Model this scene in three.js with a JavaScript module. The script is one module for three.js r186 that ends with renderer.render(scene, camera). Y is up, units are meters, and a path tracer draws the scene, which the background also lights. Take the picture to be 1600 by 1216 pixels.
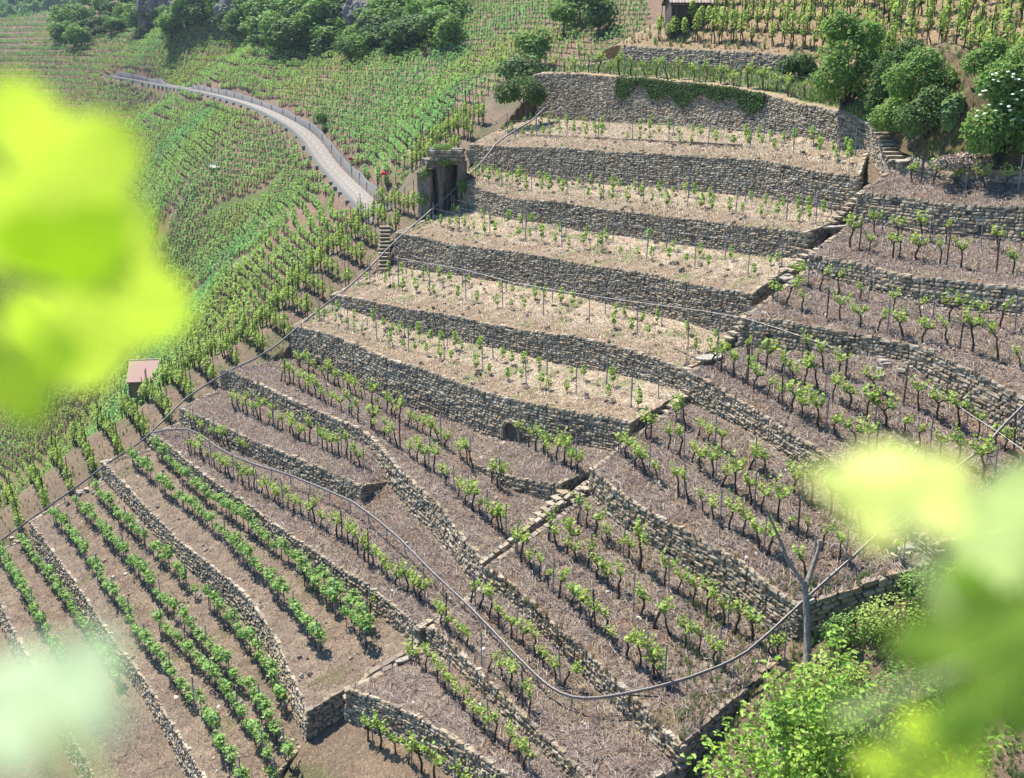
import * as THREE from 'three';
import { Sky } from 'three/addons/objects/Sky.js';
import { ImprovedNoise } from 'three/addons/math/ImprovedNoise.js';
import { mergeGeometries } from 'three/addons/utils/BufferGeometryUtils.js';
import { MeshBVH, acceleratedRaycast } from 'three-mesh-bvh';

// ------------------------------------------------------------------ camera, sky, sun, exposure
const FPX = 1800, CX = 800, CY = 608, HORIZON = 60;          // focal length and horizon in pixels of a 1600 x 1216 picture
const PITCH = Math.atan((CY - HORIZON) / FPX);
const EYE_HEIGHT = 60;
const scene = new THREE.Scene();
const camera = new THREE.PerspectiveCamera(2 * Math.atan(CY / FPX) * 180 / Math.PI, 1024 / 778, 0.05, 4000);
camera.position.set(0, EYE_HEIGHT, 0);
camera.rotation.set(-PITCH, 0, 0);
camera.updateMatrixWorld();
camera.focus = 62; camera.userData.fStop = 3.7;
scene.add(camera);
const renderer = new THREE.WebGLRenderer({ antialias: true });
renderer.setSize(1024, 778);
renderer.toneMapping = THREE.LinearToneMapping;
renderer.toneMappingExposure = 2.15;
renderer.shadowMap.enabled = true;
const SUN_AZ = -40 * Math.PI / 180, SUN_EL = 60 * Math.PI / 180;   // heading measured from straight ahead, to the right positive
const sunDir = new THREE.Vector3(Math.sin(SUN_AZ) * Math.cos(SUN_EL), Math.sin(SUN_EL), -Math.cos(SUN_AZ) * Math.cos(SUN_EL));
const sky = new Sky(); sky.name = 'sky'; sky.scale.setScalar(3000);
const su = sky.material.uniforms;
su.turbidity.value = 4; su.rayleigh.value = 1.6; su.mieCoefficient.value = 0.004; su.mieDirectionalG.value = 0.8; su.sunPosition.value.copy(sunDir);
if (su.cloudCoverage) su.cloudCoverage.value = 0.1;
sky.userData.kind = 'structure';
scene.add(sky);
scene.environmentIntensity = 0.08;
const sun = new THREE.DirectionalLight(new THREE.Color(1, 0.94, 0.84), 5);
sun.position.copy(sunDir).multiplyScalar(150).add(new THREE.Vector3(0, 20, -70));
sun.target.position.set(0, 20, -70);
sun.castShadow = true; sun.shadow.mapSize.set(4096, 4096);
Object.assign(sun.shadow.camera, { left: -90, right: 90, top: 90, bottom: -90, near: 1, far: 400 });
scene.add(sun, sun.target);
scene.fog = new THREE.FogExp2(new THREE.Color(0.72, 0.84, 1.0), 0.0001);

// ------------------------------------------------------------------ small helpers
const V = (x, y, z) => new THREE.Vector3(x, y, z);
function rng(seed) { let s = seed | 0; return () => { s = (s + 0x6d2b79f5) | 0; let t = Math.imul(s ^ (s >>> 15), 1 | s); t = (t + Math.imul(t ^ (t >>> 7), 61 | t)) ^ t; return ((t ^ (t >>> 14)) >>> 0) / 4294967296; }; }
const lerp = (a, b, t) => a + (b - a) * t, clamp = (x, a, b) => Math.min(b, Math.max(a, x)), sstep = (a, b, x) => { const t = clamp((x - a) / (b - a), 0, 1); return t * t * (3 - 2 * t); };
const perlin = new ImprovedNoise();
const noise = (x, y, z = 0) => perlin.noise(x + 131.7, y + 57.3, z + 17.1);
const fbm = (x, y, z = 0, o = 3) => { let a = 0, k = 1, f = 1; for (let i = 0; i < o; i++) { a += k * noise(x * f, y * f, z * f + i * 9.1); k *= 0.5; f *= 2.03; } return a; };
const names = new Map();
function numbered(name) { const n = names.get(name) ?? 0; names.set(name, n + 1); return n ? name + '_' + String(n).padStart(3, '0') : name; }
function shadows(o) { o.traverse((m) => { if (m.isMesh) { m.castShadow = true; m.receiveShadow = true; } }); return o; }
function tag(o, label, category, group, kind) { if (label) o.userData.label = label; if (category) o.userData.category = category; if (group) o.userData.group = group; if (kind) o.userData.kind = kind; return o; }
function thing(name, label, category, pos, group) { const g = new THREE.Group(); g.name = numbered(name); if (pos) g.position.copy(pos); tag(g, label, category, group); scene.add(g); return g; }
function mesh(name, geo, mat, parent) { const m = new THREE.Mesh(geo, mat); m.name = parent === scene ? numbered(name) : name; m.castShadow = m.receiveShadow = true; (parent ?? scene).add(m); return m; }
function copyOf(o, label, group, kindName) { const c = o.clone(); c.name = numbered(kindName ?? o.userData.kindName ?? o.name); c.userData = { ...o.userData }; delete c.userData.kindName; tag(c, label, null, group); scene.add(c); return c; }
function geo(pos, idx, uv, col) {
  const g = new THREE.BufferGeometry();
  g.setAttribute('position', new THREE.Float32BufferAttribute(pos, 3));
  if (uv) g.setAttribute('uv', new THREE.Float32BufferAttribute(uv, 2));
  if (col) g.setAttribute('color', new THREE.Float32BufferAttribute(col, 3));
  if (idx) g.setIndex(idx);
  g.computeVertexNormals();
  return g;
}
const rgb = (r, g, b) => new THREE.Color().setRGB(r, g, b);

// pixel (of a 1600 x 1216 picture) -> ray from the eye, and back
const fwd = V(0, -Math.sin(PITCH), -Math.cos(PITCH)), upv = V(0, Math.cos(PITCH), -Math.sin(PITCH)), eye = camera.position;
const ray = (px, py) => V((px - CX) / FPX, 0, 0).addScaledVector(upv, -(py - CY) / FPX).add(fwd);        // depth 1 along the view axis
const toPix = (p) => { const d = p.clone().sub(eye), z = d.dot(fwd); return [CX + FPX * d.x / z, CY - FPX * d.dot(upv) / z, z]; };
const at = (px, py, depth) => ray(px, py).multiplyScalar(depth).add(eye);

// ------------------------------------------------------------------ the hillside: a steep plane that all wall tops lie on
const cdir = (() => { const r = ray(-350, HORIZON); return V(r.x, 0, r.z).normalize(); })();      // along the contour, away from the eye
const sdir = cdir.clone().negate();                                                              // s grows towards the eye
const udir = V(-cdir.z, 0, cdir.x);                                                              // u grows uphill
if (udir.x < 0) udir.negate();
const TAN = Math.tan(31 * Math.PI / 180), H0 = EYE_HEIGHT - 41;
const hillY = (x, z) => H0 + TAN * (udir.x * x + udir.z * z);
function onHill(px, py, dh = 0) { const r = ray(px, py), k = (H0 + dh - EYE_HEIGHT) / (r.y - TAN * (udir.x * r.x + udir.z * r.z)); return r.multiplyScalar(k).add(eye); }
const su_ = (p) => [p.x * sdir.x + p.z * sdir.z, p.x * udir.x + p.z * udir.z];
const fromSU = (s, u, y) => V(s * sdir.x + u * udir.x, y ?? (H0 + TAN * u), s * sdir.z + u * udir.z);
function yAt(line, x) { let i = 0; while (i < line.length - 2 && line[i + 1][0] < x) i++; const [a, b] = [line[i], line[i + 1]]; return a[1] + (b[1] - a[1]) * (x - a[0]) / (b[0] - a[0] || 1); }
function resample(pts, step) {        // a 3D polyline at even steps
  const out = [pts[0].clone()]; let left = step;
  for (let i = 0; i + 1 < pts.length; i++) {
    let a = pts[i].clone(); const b = pts[i + 1]; let d = a.distanceTo(b);
    while (d >= left) { a.lerp(b, left / d); out.push(a.clone()); d -= left; left = step; }
    left -= d;
  }
  if (out[out.length - 1].distanceTo(pts[pts.length - 1]) > step * 0.3) out.push(pts[pts.length - 1].clone()); else out[out.length - 1].copy(pts[pts.length - 1]);
  return out;
}
function along(pts, t) { const n = pts.length - 1, f = clamp(t, 0, 1) * n, i = Math.min(n - 1, Math.floor(f)); return pts[i].clone().lerp(pts[i + 1], f - i); }

// ------------------------------------------------------------------ the dry stone walls: where their tops and feet run
const WALLS = {
  W0: [[[970, 71], [1025, 75], [1100, 79], [1197, 84], [1270, 92]], [[970, 93], [1025, 101], [1100, 105], [1200, 110], [1275, 120]]],
  W1: [[[835, 117], [862, 115], [907, 116], [962, 121], [1025, 125], [1100, 133], [1150, 140], [1190, 147], [1250, 163], [1300, 172], [1340, 186], [1364, 197]], [[835, 178], [847, 185], [950, 192], [1057, 197], [1150, 205], [1200, 210], [1262, 215], [1312, 226], [1368, 240]]],
  W2: [[[736, 227], [800, 230], [875, 231], [950, 237], [1025, 241], [1100, 246], [1190, 250], [1250, 262], [1300, 272], [1341, 277]], [[736, 262], [800, 272], [850, 280], [950, 289], [1012, 293], [1100, 300], [1175, 308], [1282, 326], [1340, 336]]],
  W3: [[[722, 285], [800, 311], [875, 316], [950, 328], [1012, 335], [1087, 344], [1175, 354], [1262, 364]], [[722, 324], [762, 336], [800, 343], [862, 351], [912, 363], [975, 369], [1025, 377], [1100, 388], [1200, 402], [1265, 404]]],
  W4: [[[619, 364], [650, 370], [700, 380], [750, 388], [800, 393], [875, 406], [915, 414], [987, 424], [1025, 430], [1075, 444], [1125, 451], [1175, 459]], [[616, 414], [650, 423], [712, 430], [750, 436], [800, 445], [850, 454], [900, 462], [962, 479], [1025, 494], [1075, 504], [1112, 518], [1170, 530]]],
  W5: [[[520, 460], [575, 470], [625, 481], [675, 488], [712, 494], [750, 504], [800, 513], [850, 521], [895, 526], [950, 538], [987, 549], [1025, 561], [1073, 578]], [[520, 476], [575, 494], [625, 511], [675, 525], [725, 535], [800, 549], [850, 564], [900, 575], [950, 582], [990, 590], [1065, 612]]],
  W6: [[[459, 509], [520, 524], [560, 541], [600, 559], [650, 574], [700, 591], [762, 615], [800, 624], [837, 632], [875, 640], [912, 645], [960, 654], [985, 661]], [[459, 562], [507, 581], [560, 605], [625, 635], [675, 650], [725, 665], [750, 679], [790, 690], [850, 692], [895, 695], [937, 701], [975, 709], [990, 700]]],
  W7: [[[345, 580], [362, 579], [400, 598], [450, 622], [500, 645], [550, 665], [578, 680], [612, 722], [650, 760], [680, 782], [705, 815], [725, 845], [750, 870], [758, 878]], [[342, 606], [400, 627], [450, 651], [500, 677], [537, 686], [575, 694], [600, 735], [612, 765], [637, 797], [662, 819], [687, 846], [707, 868], [725, 891], [747, 925], [760, 935]]],
  W8: [[[281, 638], [337, 662], [400, 690], [450, 711], [500, 731], [537, 747], [566, 760]], [[281, 662], [337, 688], [400, 720], [450, 742], [500, 759], [540, 777], [566, 790]]],
  W9: [[[237, 677], [275, 705], [325, 747], [362, 772], [400, 796], [437, 825], [475, 850], [512, 876], [550, 900], [575, 915], [612, 945], [656, 981]], [[237, 702], [325, 773], [400, 822], [475, 877], [550, 930], [600, 967], [630, 995], [657, 1012]]],
  W10: [[[160, 722], [200, 762], [225, 790], [262, 827], [287, 852], [325, 880], [362, 910], [390, 937], [420, 980], [437, 1010], [457, 1060], [482, 1112]], [[158, 747], [200, 791], [255, 850], [312, 906], [362, 950], [405, 1000], [425, 1030], [450, 1090], [470, 1145]]],
  W11: [[[47, 815], [87, 868], [107, 895], [132, 932], [155, 967], [187, 1015], [215, 1047], [235, 1077], [262, 1122], [300, 1180], [330, 1235], [350, 1290]], [[47, 840], [57, 860], [100, 916], [150, 995], [190, 1050], [225, 1092], [255, 1142], [290, 1210], [325, 1290], [350, 1340]]],
  W12: [[[-60, 885], [0, 940], [20, 985], [60, 1055], [100, 1125], [140, 1200], [180, 1290]], [[-60, 905], [0, 972], [30, 1040], [80, 1130], [110, 1200], [170, 1310]]],
  R0: [[[1397, 257], [1425, 263], [1475, 274], [1600, 277], [1720, 280]], [[1397, 266], [1425, 272], [1475, 283], [1600, 288], [1720, 292]]],
  R1: [[[1343, 300], [1420, 309], [1469, 319], [1534, 322], [1600, 324], [1720, 332]], [[1347, 349], [1412, 363], [1487, 369], [1544, 375], [1600, 381], [1720, 394]]],
  R2: [[[1267, 396], [1300, 406], [1350, 412], [1380, 424], [1425, 433], [1487, 439], [1600, 451], [1720, 468]], [[1270, 421], [1300, 436], [1350, 451], [1400, 465], [1462, 477], [1512, 488], [1600, 493], [1720, 515]]],
  R3: [[[1160, 498], [1200, 499], [1275, 511], [1350, 524], [1400, 534], [1450, 546], [1500, 572], [1550, 593], [1600, 622], [1680, 670], [1760, 720]], [[1162, 545], [1200, 549], [1275, 551], [1362, 556], [1412, 562], [1442, 582], [1465, 610], [1512, 650], [1550, 673], [1600, 702], [1680, 752], [1760, 810]]],
  R4: [[[1076, 582], [1112, 600], [1150, 622], [1187, 645], [1225, 672], [1275, 702], [1305, 722], [1345, 752], [1400, 800], [1462, 850]], [[1078, 628], [1125, 653], [1175, 676], [1200, 691], [1237, 719], [1270, 741], [1325, 787], [1410, 842], [1462, 885]]],
  R5: [[[926, 732], [950, 756], [987, 782], [1025, 807], [1075, 832], [1112, 853], [1150, 873], [1200, 914], [1250, 946]], [[920, 772], [950, 806], [987, 832], [1025, 860], [1050, 879], [1100, 907], [1137, 940], [1200, 988], [1245, 1020]]],
  R6: [[[792, 699], [837, 737], [877, 756]], [[792, 716], [825, 748], [862, 779], [880, 795]]],
  R7: [[[759, 887], [800, 915], [837, 947], [875, 985], [912, 1012], [955, 1058], [975, 1076], [1005, 1106], [1062, 1165]], [[756, 914], [800, 941], [837, 980], [880, 1025], [925, 1072], [945, 1092], [1005, 1142], [1062, 1204]]],
  R9: [[[672, 980], [700, 1000], [737, 1040], [775, 1075], [800, 1100], [850, 1150], [900, 1200], [960, 1260]], [[670, 1012], [712, 1042], [750, 1082], [787, 1117], [850, 1178], [900, 1226], [960, 1290]]],
  R10: [[[543, 1077], [600, 1097], [650, 1120], [700, 1150], [760, 1190], [830, 1240], [930, 1320]], [[540, 1128], [600, 1155], [650, 1181], [700, 1212], [760, 1256], [830, 1308], [930, 1390]]],
};
const BATTER = 0.14;
const walls = {};
for (const [key, [top, bot]] of Object.entries(WALLS)) {
  let T = resample(top.map(([x, y], i) => onHill(x, y, key === 'R6' ? [-1.25, -0.95, -0.7][i] : 0)), 0.5);
  for (let r = 0; r < 2; r++) T = T.map((p, i) => (i && i < T.length - 1 ? p.clone().multiplyScalar(2).add(T[i - 1]).add(T[i + 1]).multiplyScalar(0.25) : p));
  const out = T.map((p, i) => { const a = T[Math.max(0, i - 1)], b = T[Math.min(T.length - 1, i + 1)], n = V(-(b.z - a.z), 0, b.x - a.x).normalize(); if (n.dot(udir) > 0) n.negate(); return n; });
  let D = T.map((p, i) => {
    let d = 0.3;
    for (; d < 5; d += 0.03) { const q = p.clone().addScaledVector(out[i], BATTER * d); q.y -= d; const [x, y] = toPix(q); if (y >= yAt(bot, x)) break; }
    return d;
  });
  for (let r = 0; r < 3; r++) D = D.map((d, i) => (D[Math.max(0, i - 1)] + 2 * d + D[Math.min(D.length - 1, i + 1)]) / 4);
  const B = T.map((p, i) => { const q = p.clone().addScaledVector(out[i], BATTER * D[i]); q.y -= D[i]; return q; });
  walls[key] = { key, T, B, D, out };
}
const nearestIndex = (pts, p) => { let k = 0, best = 1e9; pts.forEach((q, i) => { const d = (q.x - p.x) ** 2 + (q.z - p.z) ** 2; if (d < best) { best = d; k = i; } }); return k; };
const cutAt = (key, px, py) => nearestIndex(walls[key].T, onHill(px, py));

// the benches: each runs from the foot of one wall to the top of the next below
const benches = [];
const feet = (key, a = 0, b = 1e9) => walls[key].B.slice(a, b), tops = (key, a = 0, b = 1e9) => walls[key].T.slice(a, b);
const c7 = cutAt('W7', 578, 680), c9 = cutAt('W9', 575, 915), c7b = cutAt('W7', 640, 755);
const w8end = (() => { const [s] = su_(walls.W8.T[walls.W8.T.length - 1]); const f = (k) => { let j = 0; walls[k].T.forEach((p, i) => { if (su_(p)[0] <= s) j = i; }); return j; }; return { i7: f('W7'), i9: f('W9') }; })();
const c6r = cutAt('W6', 800, 624), c7r = (() => { const [s] = su_(walls.R6.T[0]); let j = 0; walls.W7.T.forEach((p, i) => { if (su_(p)[0] <= s) j = i; }); return j; })();
{ // the short wall grows out of the bench: its first point lies on the ground between the two long walls
  const w = walls.R6, n = w.T.length - 1, goal = walls.W6.B[c6r].clone().lerp(walls.W7.T[c7r], 0.46), d = goal.sub(w.T[0]);
  w.T.forEach((p, i) => { p.addScaledVector(d, 1 - i / n); });
  w.D = w.D.map((v, i) => v * Math.min(1, 0.06 + 2.2 * i / n));
  w.B = w.T.map((p, i) => { const q = p.clone().addScaledVector(w.out[i], BATTER * w.D[i]); q.y -= w.D[i]; return q; });
}
function bench(id, upper, lower, kind) { benches.push({ id, upper, lower, kind }); }
const bankFoot = [[1300, 138], [1340, 160], [1378, 190]].map(([x, y]) => onHill(x, y, 0.15));
bench('W0W1', resample([...feet('W0'), ...bankFoot], 0.5), tops('W1'), 'grass');
bench('W1W2', feet('W1'), tops('W2'), 'straw');
bench('W2W3', feet('W2'), tops('W3'), 'straw');
bench('W3W4', feet('W3'), tops('W4'), 'straw');
bench('W4W5', feet('W4'), tops('W5'), 'straw');
bench('W5W6', feet('W5'), tops('W6'), 'straw');
bench('W6W7', feet('W6', 0, c6r + 1), tops('W7', 0, c7r + 1), 'twigs');
bench('W6R6', feet('W6', c6r), tops('R6'), 'twigs');
bench('R6W7', feet('R6'), tops('W7', c7r), 'twigs');
bench('W7W8', feet('W7', 0, w8end.i7 + 1), tops('W8'), 'twigs');
bench('W8W9', feet('W8'), tops('W9', 0, w8end.i9 + 1), 'twigs');
bench('W7W9', feet('W7', w8end.i7), tops('W9', w8end.i9), 'twigs');
bench('W9W10', feet('W9'), tops('W10'), 'soil');
bench('W10W11', feet('W10'), tops('W11'), 'soil');
bench('W11W12', feet('W11'), tops('W12'), 'soil');
bench('R0R1', feet('R0'), tops('R1'), 'twigs');
bench('R1R2', feet('R1'), tops('R2'), 'twigs');
bench('R2R3', feet('R2'), tops('R3'), 'twigs');
bench('R3R4', feet('R3'), tops('R4'), 'twigs');
bench('R4R5', feet('R4'), tops('R5'), 'twigs');
bench('R5R7', feet('R5'), tops('R7'), 'twigs');
bench('R7R9', feet('R7'), tops('R9'), 'twigs');
bench('R9R10', feet('R9'), tops('R10'), 'twigs');

// ------------------------------------------------------------------ textures and materials
function canvasTex(w, h, draw, repeat = true, srgb = true) {
  const c = document.createElement('canvas'); c.width = w; c.height = h; draw(c.getContext('2d'), w, h);
  const t = new THREE.CanvasTexture(c); if (repeat) t.wrapS = t.wrapT = THREE.RepeatWrapping; if (srgb) t.colorSpace = THREE.SRGBColorSpace; return t;
}
// a litter of strokes over mottled soil, drawn to wrap round; the same strokes in grey give the relief
function litter(seed, base, strokes, count, len, wid, blot) {
  const make = (bump) => canvasTex(1024, 1024, (g, w, h) => {
    const r = rng(seed);
    g.fillStyle = bump ? '#666' : base; g.fillRect(0, 0, w, h);
    const wrap = (x, y, m, f) => { for (const dx of [-w, 0, w]) for (const dy of [-h, 0, h]) if (x + dx > -m && x + dx < w + m && y + dy > -m && y + dy < h + m) f(x + dx, y + dy); };
    for (let i = 0; i < 900; i++) {
      const x = r() * w, y = r() * h, q = 8 + r() * 38, c = blot[Math.floor(r() * blot.length)], a = 0.10 + r() * 0.22;
      wrap(x, y, q, (X, Y) => { g.globalAlpha = bump ? a * 0.6 : a; g.fillStyle = bump ? (r() < 0.5 ? '#555' : '#777') : c; g.beginPath(); g.ellipse(X, Y, q, q * 0.6, i, 0, 7); g.fill(); });
    }
    for (let i = 0; i < count; i++) {
      const x = r() * w, y = r() * h, L = len[0] + r() * len[1], a = r() * 6.283, wd = wid[0] + r() * wid[1], c = strokes[Math.floor(r() * strokes.length)], k = (r() - 0.5) * 0.6, v = 90 + Math.floor(r() * 165), al = 0.55 + r() * 0.45;
      wrap(x, y, L, (X, Y) => { g.globalAlpha = al; g.strokeStyle = bump ? `rgb(${v},${v},${v})` : c; g.lineWidth = wd; g.beginPath(); g.moveTo(X, Y); g.quadraticCurveTo(X + Math.cos(a + k) * L * 0.5, Y + Math.sin(a + k) * L * 0.5, X + Math.cos(a) * L, Y + Math.sin(a) * L); g.stroke(); });
    }
    g.globalAlpha = 1;
  }, true, !bump);
  return [make(false), make(true)];
}
const [twigMap, twigBump] = litter(11, '#8d7768', ['#b4a294', '#a58f80', '#c7b6a4', '#6b5648', '#584638', '#90797a', '#bfa88c', '#9c7c62'], 2600, [25, 90], [3, 7], ['#6a5546', '#a58d78', '#7b6055', '#97826f']);
const [strawMap, strawBump] = litter(23, '#a58e72', ['#d6c3a2', '#c8b08c', '#e2d2b2', '#8d7256', '#6f573f', '#b89b76', '#a3855f'], 2800, [18, 80], [3, 6], ['#8a6f53', '#bfa786', '#cbb797', '#94784f']);
const [soilMap, soilBump] = litter(37, '#927b68', ['#b29d88', '#a08974', '#7a6250', '#6a5444', '#bca68c', '#8e7668'], 2600, [10, 40], [4, 8], ['#705a4a', '#a89078', '#84695a', '#9b8570']);
const mapAt = (t, k) => { const c = t.clone(); c.repeat.set(k, k); return c; };
const groundMat = (map, bump, k, bs, tone) => new THREE.MeshStandardMaterial({ map: mapAt(map, k), bumpMap: mapAt(bump, k), bumpScale: bs, roughness: 0.96, vertexColors: true, color: rgb(...(tone ?? [0.535, 0.545, 0.525])) });
const M = {
  twigs: groundMat(twigMap, twigBump, 1 / 5, 0.07), straw: groundMat(strawMap, strawBump, 1 / 5, 0.08, [0.63, 0.665, 0.715]), soil: groundMat(soilMap, soilBump, 1 / 4.3, 0.06, [0.535, 0.55, 0.53]), grass: groundMat(strawMap, strawBump, 1 / 3, 0.03), upper: groundMat(strawMap, strawBump, 1 / 4, 0.05, [0.48, 0.50, 0.53]),
};
const grain = canvasTex(256, 256, (g, w, h) => {
  const im = g.createImageData(w, h);
  for (let y = 0; y < h; y++) for (let x = 0; x < w; x++) {
    const v = 196 + 46 * fbm(x / 26, y / 26, 3, 4) + 26 * fbm(x / 6, y / 6, 8, 2), i = (y * w + x) * 4;
    im.data[i] = v; im.data[i + 1] = v * 0.985; im.data[i + 2] = v * 0.96; im.data[i + 3] = 255;
  }
  g.putImageData(im, 0, 0);
});
const grainBump = canvasTex(256, 256, (g, w, h) => {
  const im = g.createImageData(w, h);
  for (let y = 0; y < h; y++) for (let x = 0; x < w; x++) { const v = 128 + 90 * fbm(x / 18, y / 18, 5, 4), i = (y * w + x) * 4; im.data[i] = im.data[i + 1] = im.data[i + 2] = v; im.data[i + 3] = 255; }
  g.putImageData(im, 0, 0);
}, true, false);
const stoneTones = [[0.56, 0.48, 0.36], [0.40, 0.335, 0.255], [0.63, 0.55, 0.44], [0.48, 0.375, 0.26], [0.33, 0.28, 0.225], [0.58, 0.47, 0.335]];
const stoneMats = stoneTones.map((c) => new THREE.MeshStandardMaterial({ color: rgb(...c), map: grain, bumpMap: grainBump, bumpScale: 0.02, roughness: 0.93 }));
const stoneMix = new THREE.MeshStandardMaterial({ color: 0xffffff, map: grain, bumpMap: grainBump, bumpScale: 0.02, roughness: 0.93 });
const jointMat = new THREE.MeshStandardMaterial({ color: rgb(0.08, 0.066, 0.05), roughness: 1, bumpMap: grainBump, bumpScale: 0.03 });
const slabMat = new THREE.MeshStandardMaterial({ color: rgb(0.5, 0.46, 0.4), map: grain, bumpMap: grainBump, bumpScale: 0.01, roughness: 0.9 });

// ------------------------------------------------------------------ ground sheets
const colliders = [];
function patch(id, U, L, kind, label) {
  const lenU = U.reduce((a, p, i) => (i ? a + p.distanceTo(U[i - 1]) : 0), 0), wide = Math.max(...[0, 0.5, 1].map((t) => along(U, t).distanceTo(along(L, t))));
  const n = Math.max(4, Math.round(lenU / 0.22)), m = Math.max(4, Math.round(wide / 0.22));
  const pos = [], uv = [], col = [], idx = [];
  for (let i = 0; i <= n; i++) {
    const a = along(U, i / n), b = along(L, i / n);
    for (let j = 0; j <= m; j++) {
      const t = j / m, p = a.clone().lerp(b, t), edge = Math.min(1, 4 * t * (1 - t) * 1.4) * (i === 0 || i === n ? 0.4 : 1);
      const lump = 0.10 * fbm(p.x * 0.55, p.z * 0.55, 1, 2) + (kind === 'straw' ? 0.11 : 0.07) * fbm(p.x * 1.9, p.z * 1.9, 2, 2);
      p.y += edge * lump - (kind === 'straw' ? 0.10 * Math.sin(Math.PI * t) * 0 : 0) + 0.02;
      pos.push(p.x, p.y, p.z);
      const [s, u] = su_(p); uv.push(s, u + 0.4 * p.y);
      const q = fbm(p.x * 0.22, p.z * 0.22, 4, 3), q2 = fbm(p.x * 0.9, p.z * 0.9, 7, 2), q3 = fbm(p.x * 0.5 + 40, p.z * 0.5, 11, 2);
      let c = [1 + 0.24 * q + 0.18 * q2, 1 + 0.22 * q + 0.18 * q2, 1 + 0.20 * q + 0.18 * q2];
      if (kind === 'straw') { const bare = sstep(0.45, 0.8, t + 0.35 * q2); c = [lerp(c[0] * 1.24, 0.78, bare), lerp(c[1] * 1.24, 0.70, bare), lerp(c[2] * 1.28, 0.64, bare)]; const gr = Math.max(sstep(0.12, 0.5, q3 + 0.25 * (0.4 - t)) * 0.8, 0); c = [lerp(c[0], 0.50, gr), lerp(c[1], 0.72, gr), lerp(c[2], 0.32, gr)]; }
      if (kind === 'twigs') { const br = sstep(-0.05, 0.5, q3) * 0.65; c = [lerp(c[0], 0.86, br), lerp(c[1], 0.66, br), lerp(c[2], 0.48, br)]; const gr = sstep(0.3, 0.6, q + 0.5 * q2) * 0.45; c = [lerp(c[0], 0.55, gr), lerp(c[1], 0.68, gr), lerp(c[2], 0.34, gr)]; }
      if (kind === 'soil') { const br = sstep(-0.1, 0.5, q3) * 0.5, pale = sstep(0.1, 0.6, q2 - q) * 0.4; c = [lerp(c[0], 0.78, br) + 0.18 * pale, lerp(c[1], 0.70, br) + 0.17 * pale, lerp(c[2], 0.62, br) + 0.15 * pale]; const gr = sstep(0.32, 0.6, q + 0.4 * q3) * 0.5; c = [lerp(c[0], 0.5, gr), lerp(c[1], 0.66, gr), lerp(c[2], 0.3, gr)]; }
      if (kind === 'grass') { const gr = sstep(-0.25, 0.35, q3 + 0.35 * Math.sin(Math.PI * t) + 0.1); c = [lerp(c[0], 0.36, gr), lerp(c[1], 0.66, gr), lerp(c[2], 0.20, gr)]; if (t > 0.84) c = [1.25, 1.2, 1.12]; }
      col.push(...c);
    }
  }
  for (let i = 0; i < n; i++) for (let j = 0; j < m; j++) { const a = i * (m + 1) + j, b = a + 1, c = a + m + 1, d = c + 1; idx.push(a, b, c, b, d, c); }
  const g = geo(pos, idx, uv, col);
  if (g.attributes.normal.getY(Math.floor(pos.length / 6)) < 0) { for (let k = 0; k < idx.length; k += 3) [idx[k], idx[k + 1]] = [idx[k + 1], idx[k]]; g.setIndex(idx); g.computeVertexNormals(); }
  const o = mesh('terrace_ground', g, M[kind], scene); o.userData.kind = 'structure'; if (label) o.userData.label = label;
  colliders.push(g);
  return o;
}
for (const b of benches) patch(b.id, b.upper, b.lower, b.kind);

// the slope that shows beside and below the terraces
const edgeLine = (keys, end) => keys.map((k) => { const w = walls[k], p = w.T[end < 0 ? 0 : w.T.length - 1], [s, u] = su_(p); return [u, s]; }).sort((a, b) => a[0] - b[0]);
const LEFT = edgeLine(['W0', 'W1', 'W2', 'W3', 'W4', 'W5', 'W6', 'W7', 'W8', 'W9', 'W10', 'W11', 'W12'], -1);
const CHAN_A = edgeLine(['W1', 'W2', 'W3', 'W4', 'W5', 'W6', 'W7', 'W9', 'W10', 'W11', 'W12'], 1);
const CHAN_B = edgeLine(['R0', 'R1', 'R2', 'R3', 'R4', 'R5', 'R7', 'R9', 'R10'], -1);
const RIGHT = edgeLine(['R10', 'R9', 'R7', 'R5', 'R4', 'R3'], 1).concat([[46, -14]]);
const lin = (line, u) => (u <= line[0][0] ? line[0][1] : u >= line[line.length - 1][0] ? line[line.length - 1][1] : yAt(line, u));
const uOf = (key, s) => { const T = walls[key].T; let k = 0; for (let i = 0; i < T.length; i++) if (su_(T[i])[0] <= s) k = i; return su_(T[k])[1]; };
function crestDrop(s, u) { const d = lin(LEFT, u) - s, c = 6.0 + 3.0 * fbm(u * 0.09, 3.3, 1, 2); const e = Math.max(0, d - c); return e * e * 0.055 + (e > 14 ? 0 : 0); }
const inside = (s, u) => {
  const a = Math.min(s - lin(LEFT, u) - 0.2, lin(CHAN_A, u) - s - 0.2, u - uOf('W12', s) - 0.1, uOf('W0', s) - u), b = Math.min(s - lin(CHAN_B, u) - 0.2, lin(RIGHT, u) - s - 0.2, u - uOf('R10', s) - 0.1, uOf('R0', s) - u);
  return Math.max(a, b);
};
function baseY(s, u) {
  let y = H0 + TAN * u - 1.45 - Math.min(crestDrop(s, u), 60);
  y += 0.13 * fbm(s * 0.35, u * 0.35, 5, 3);
  return y;
}
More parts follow.
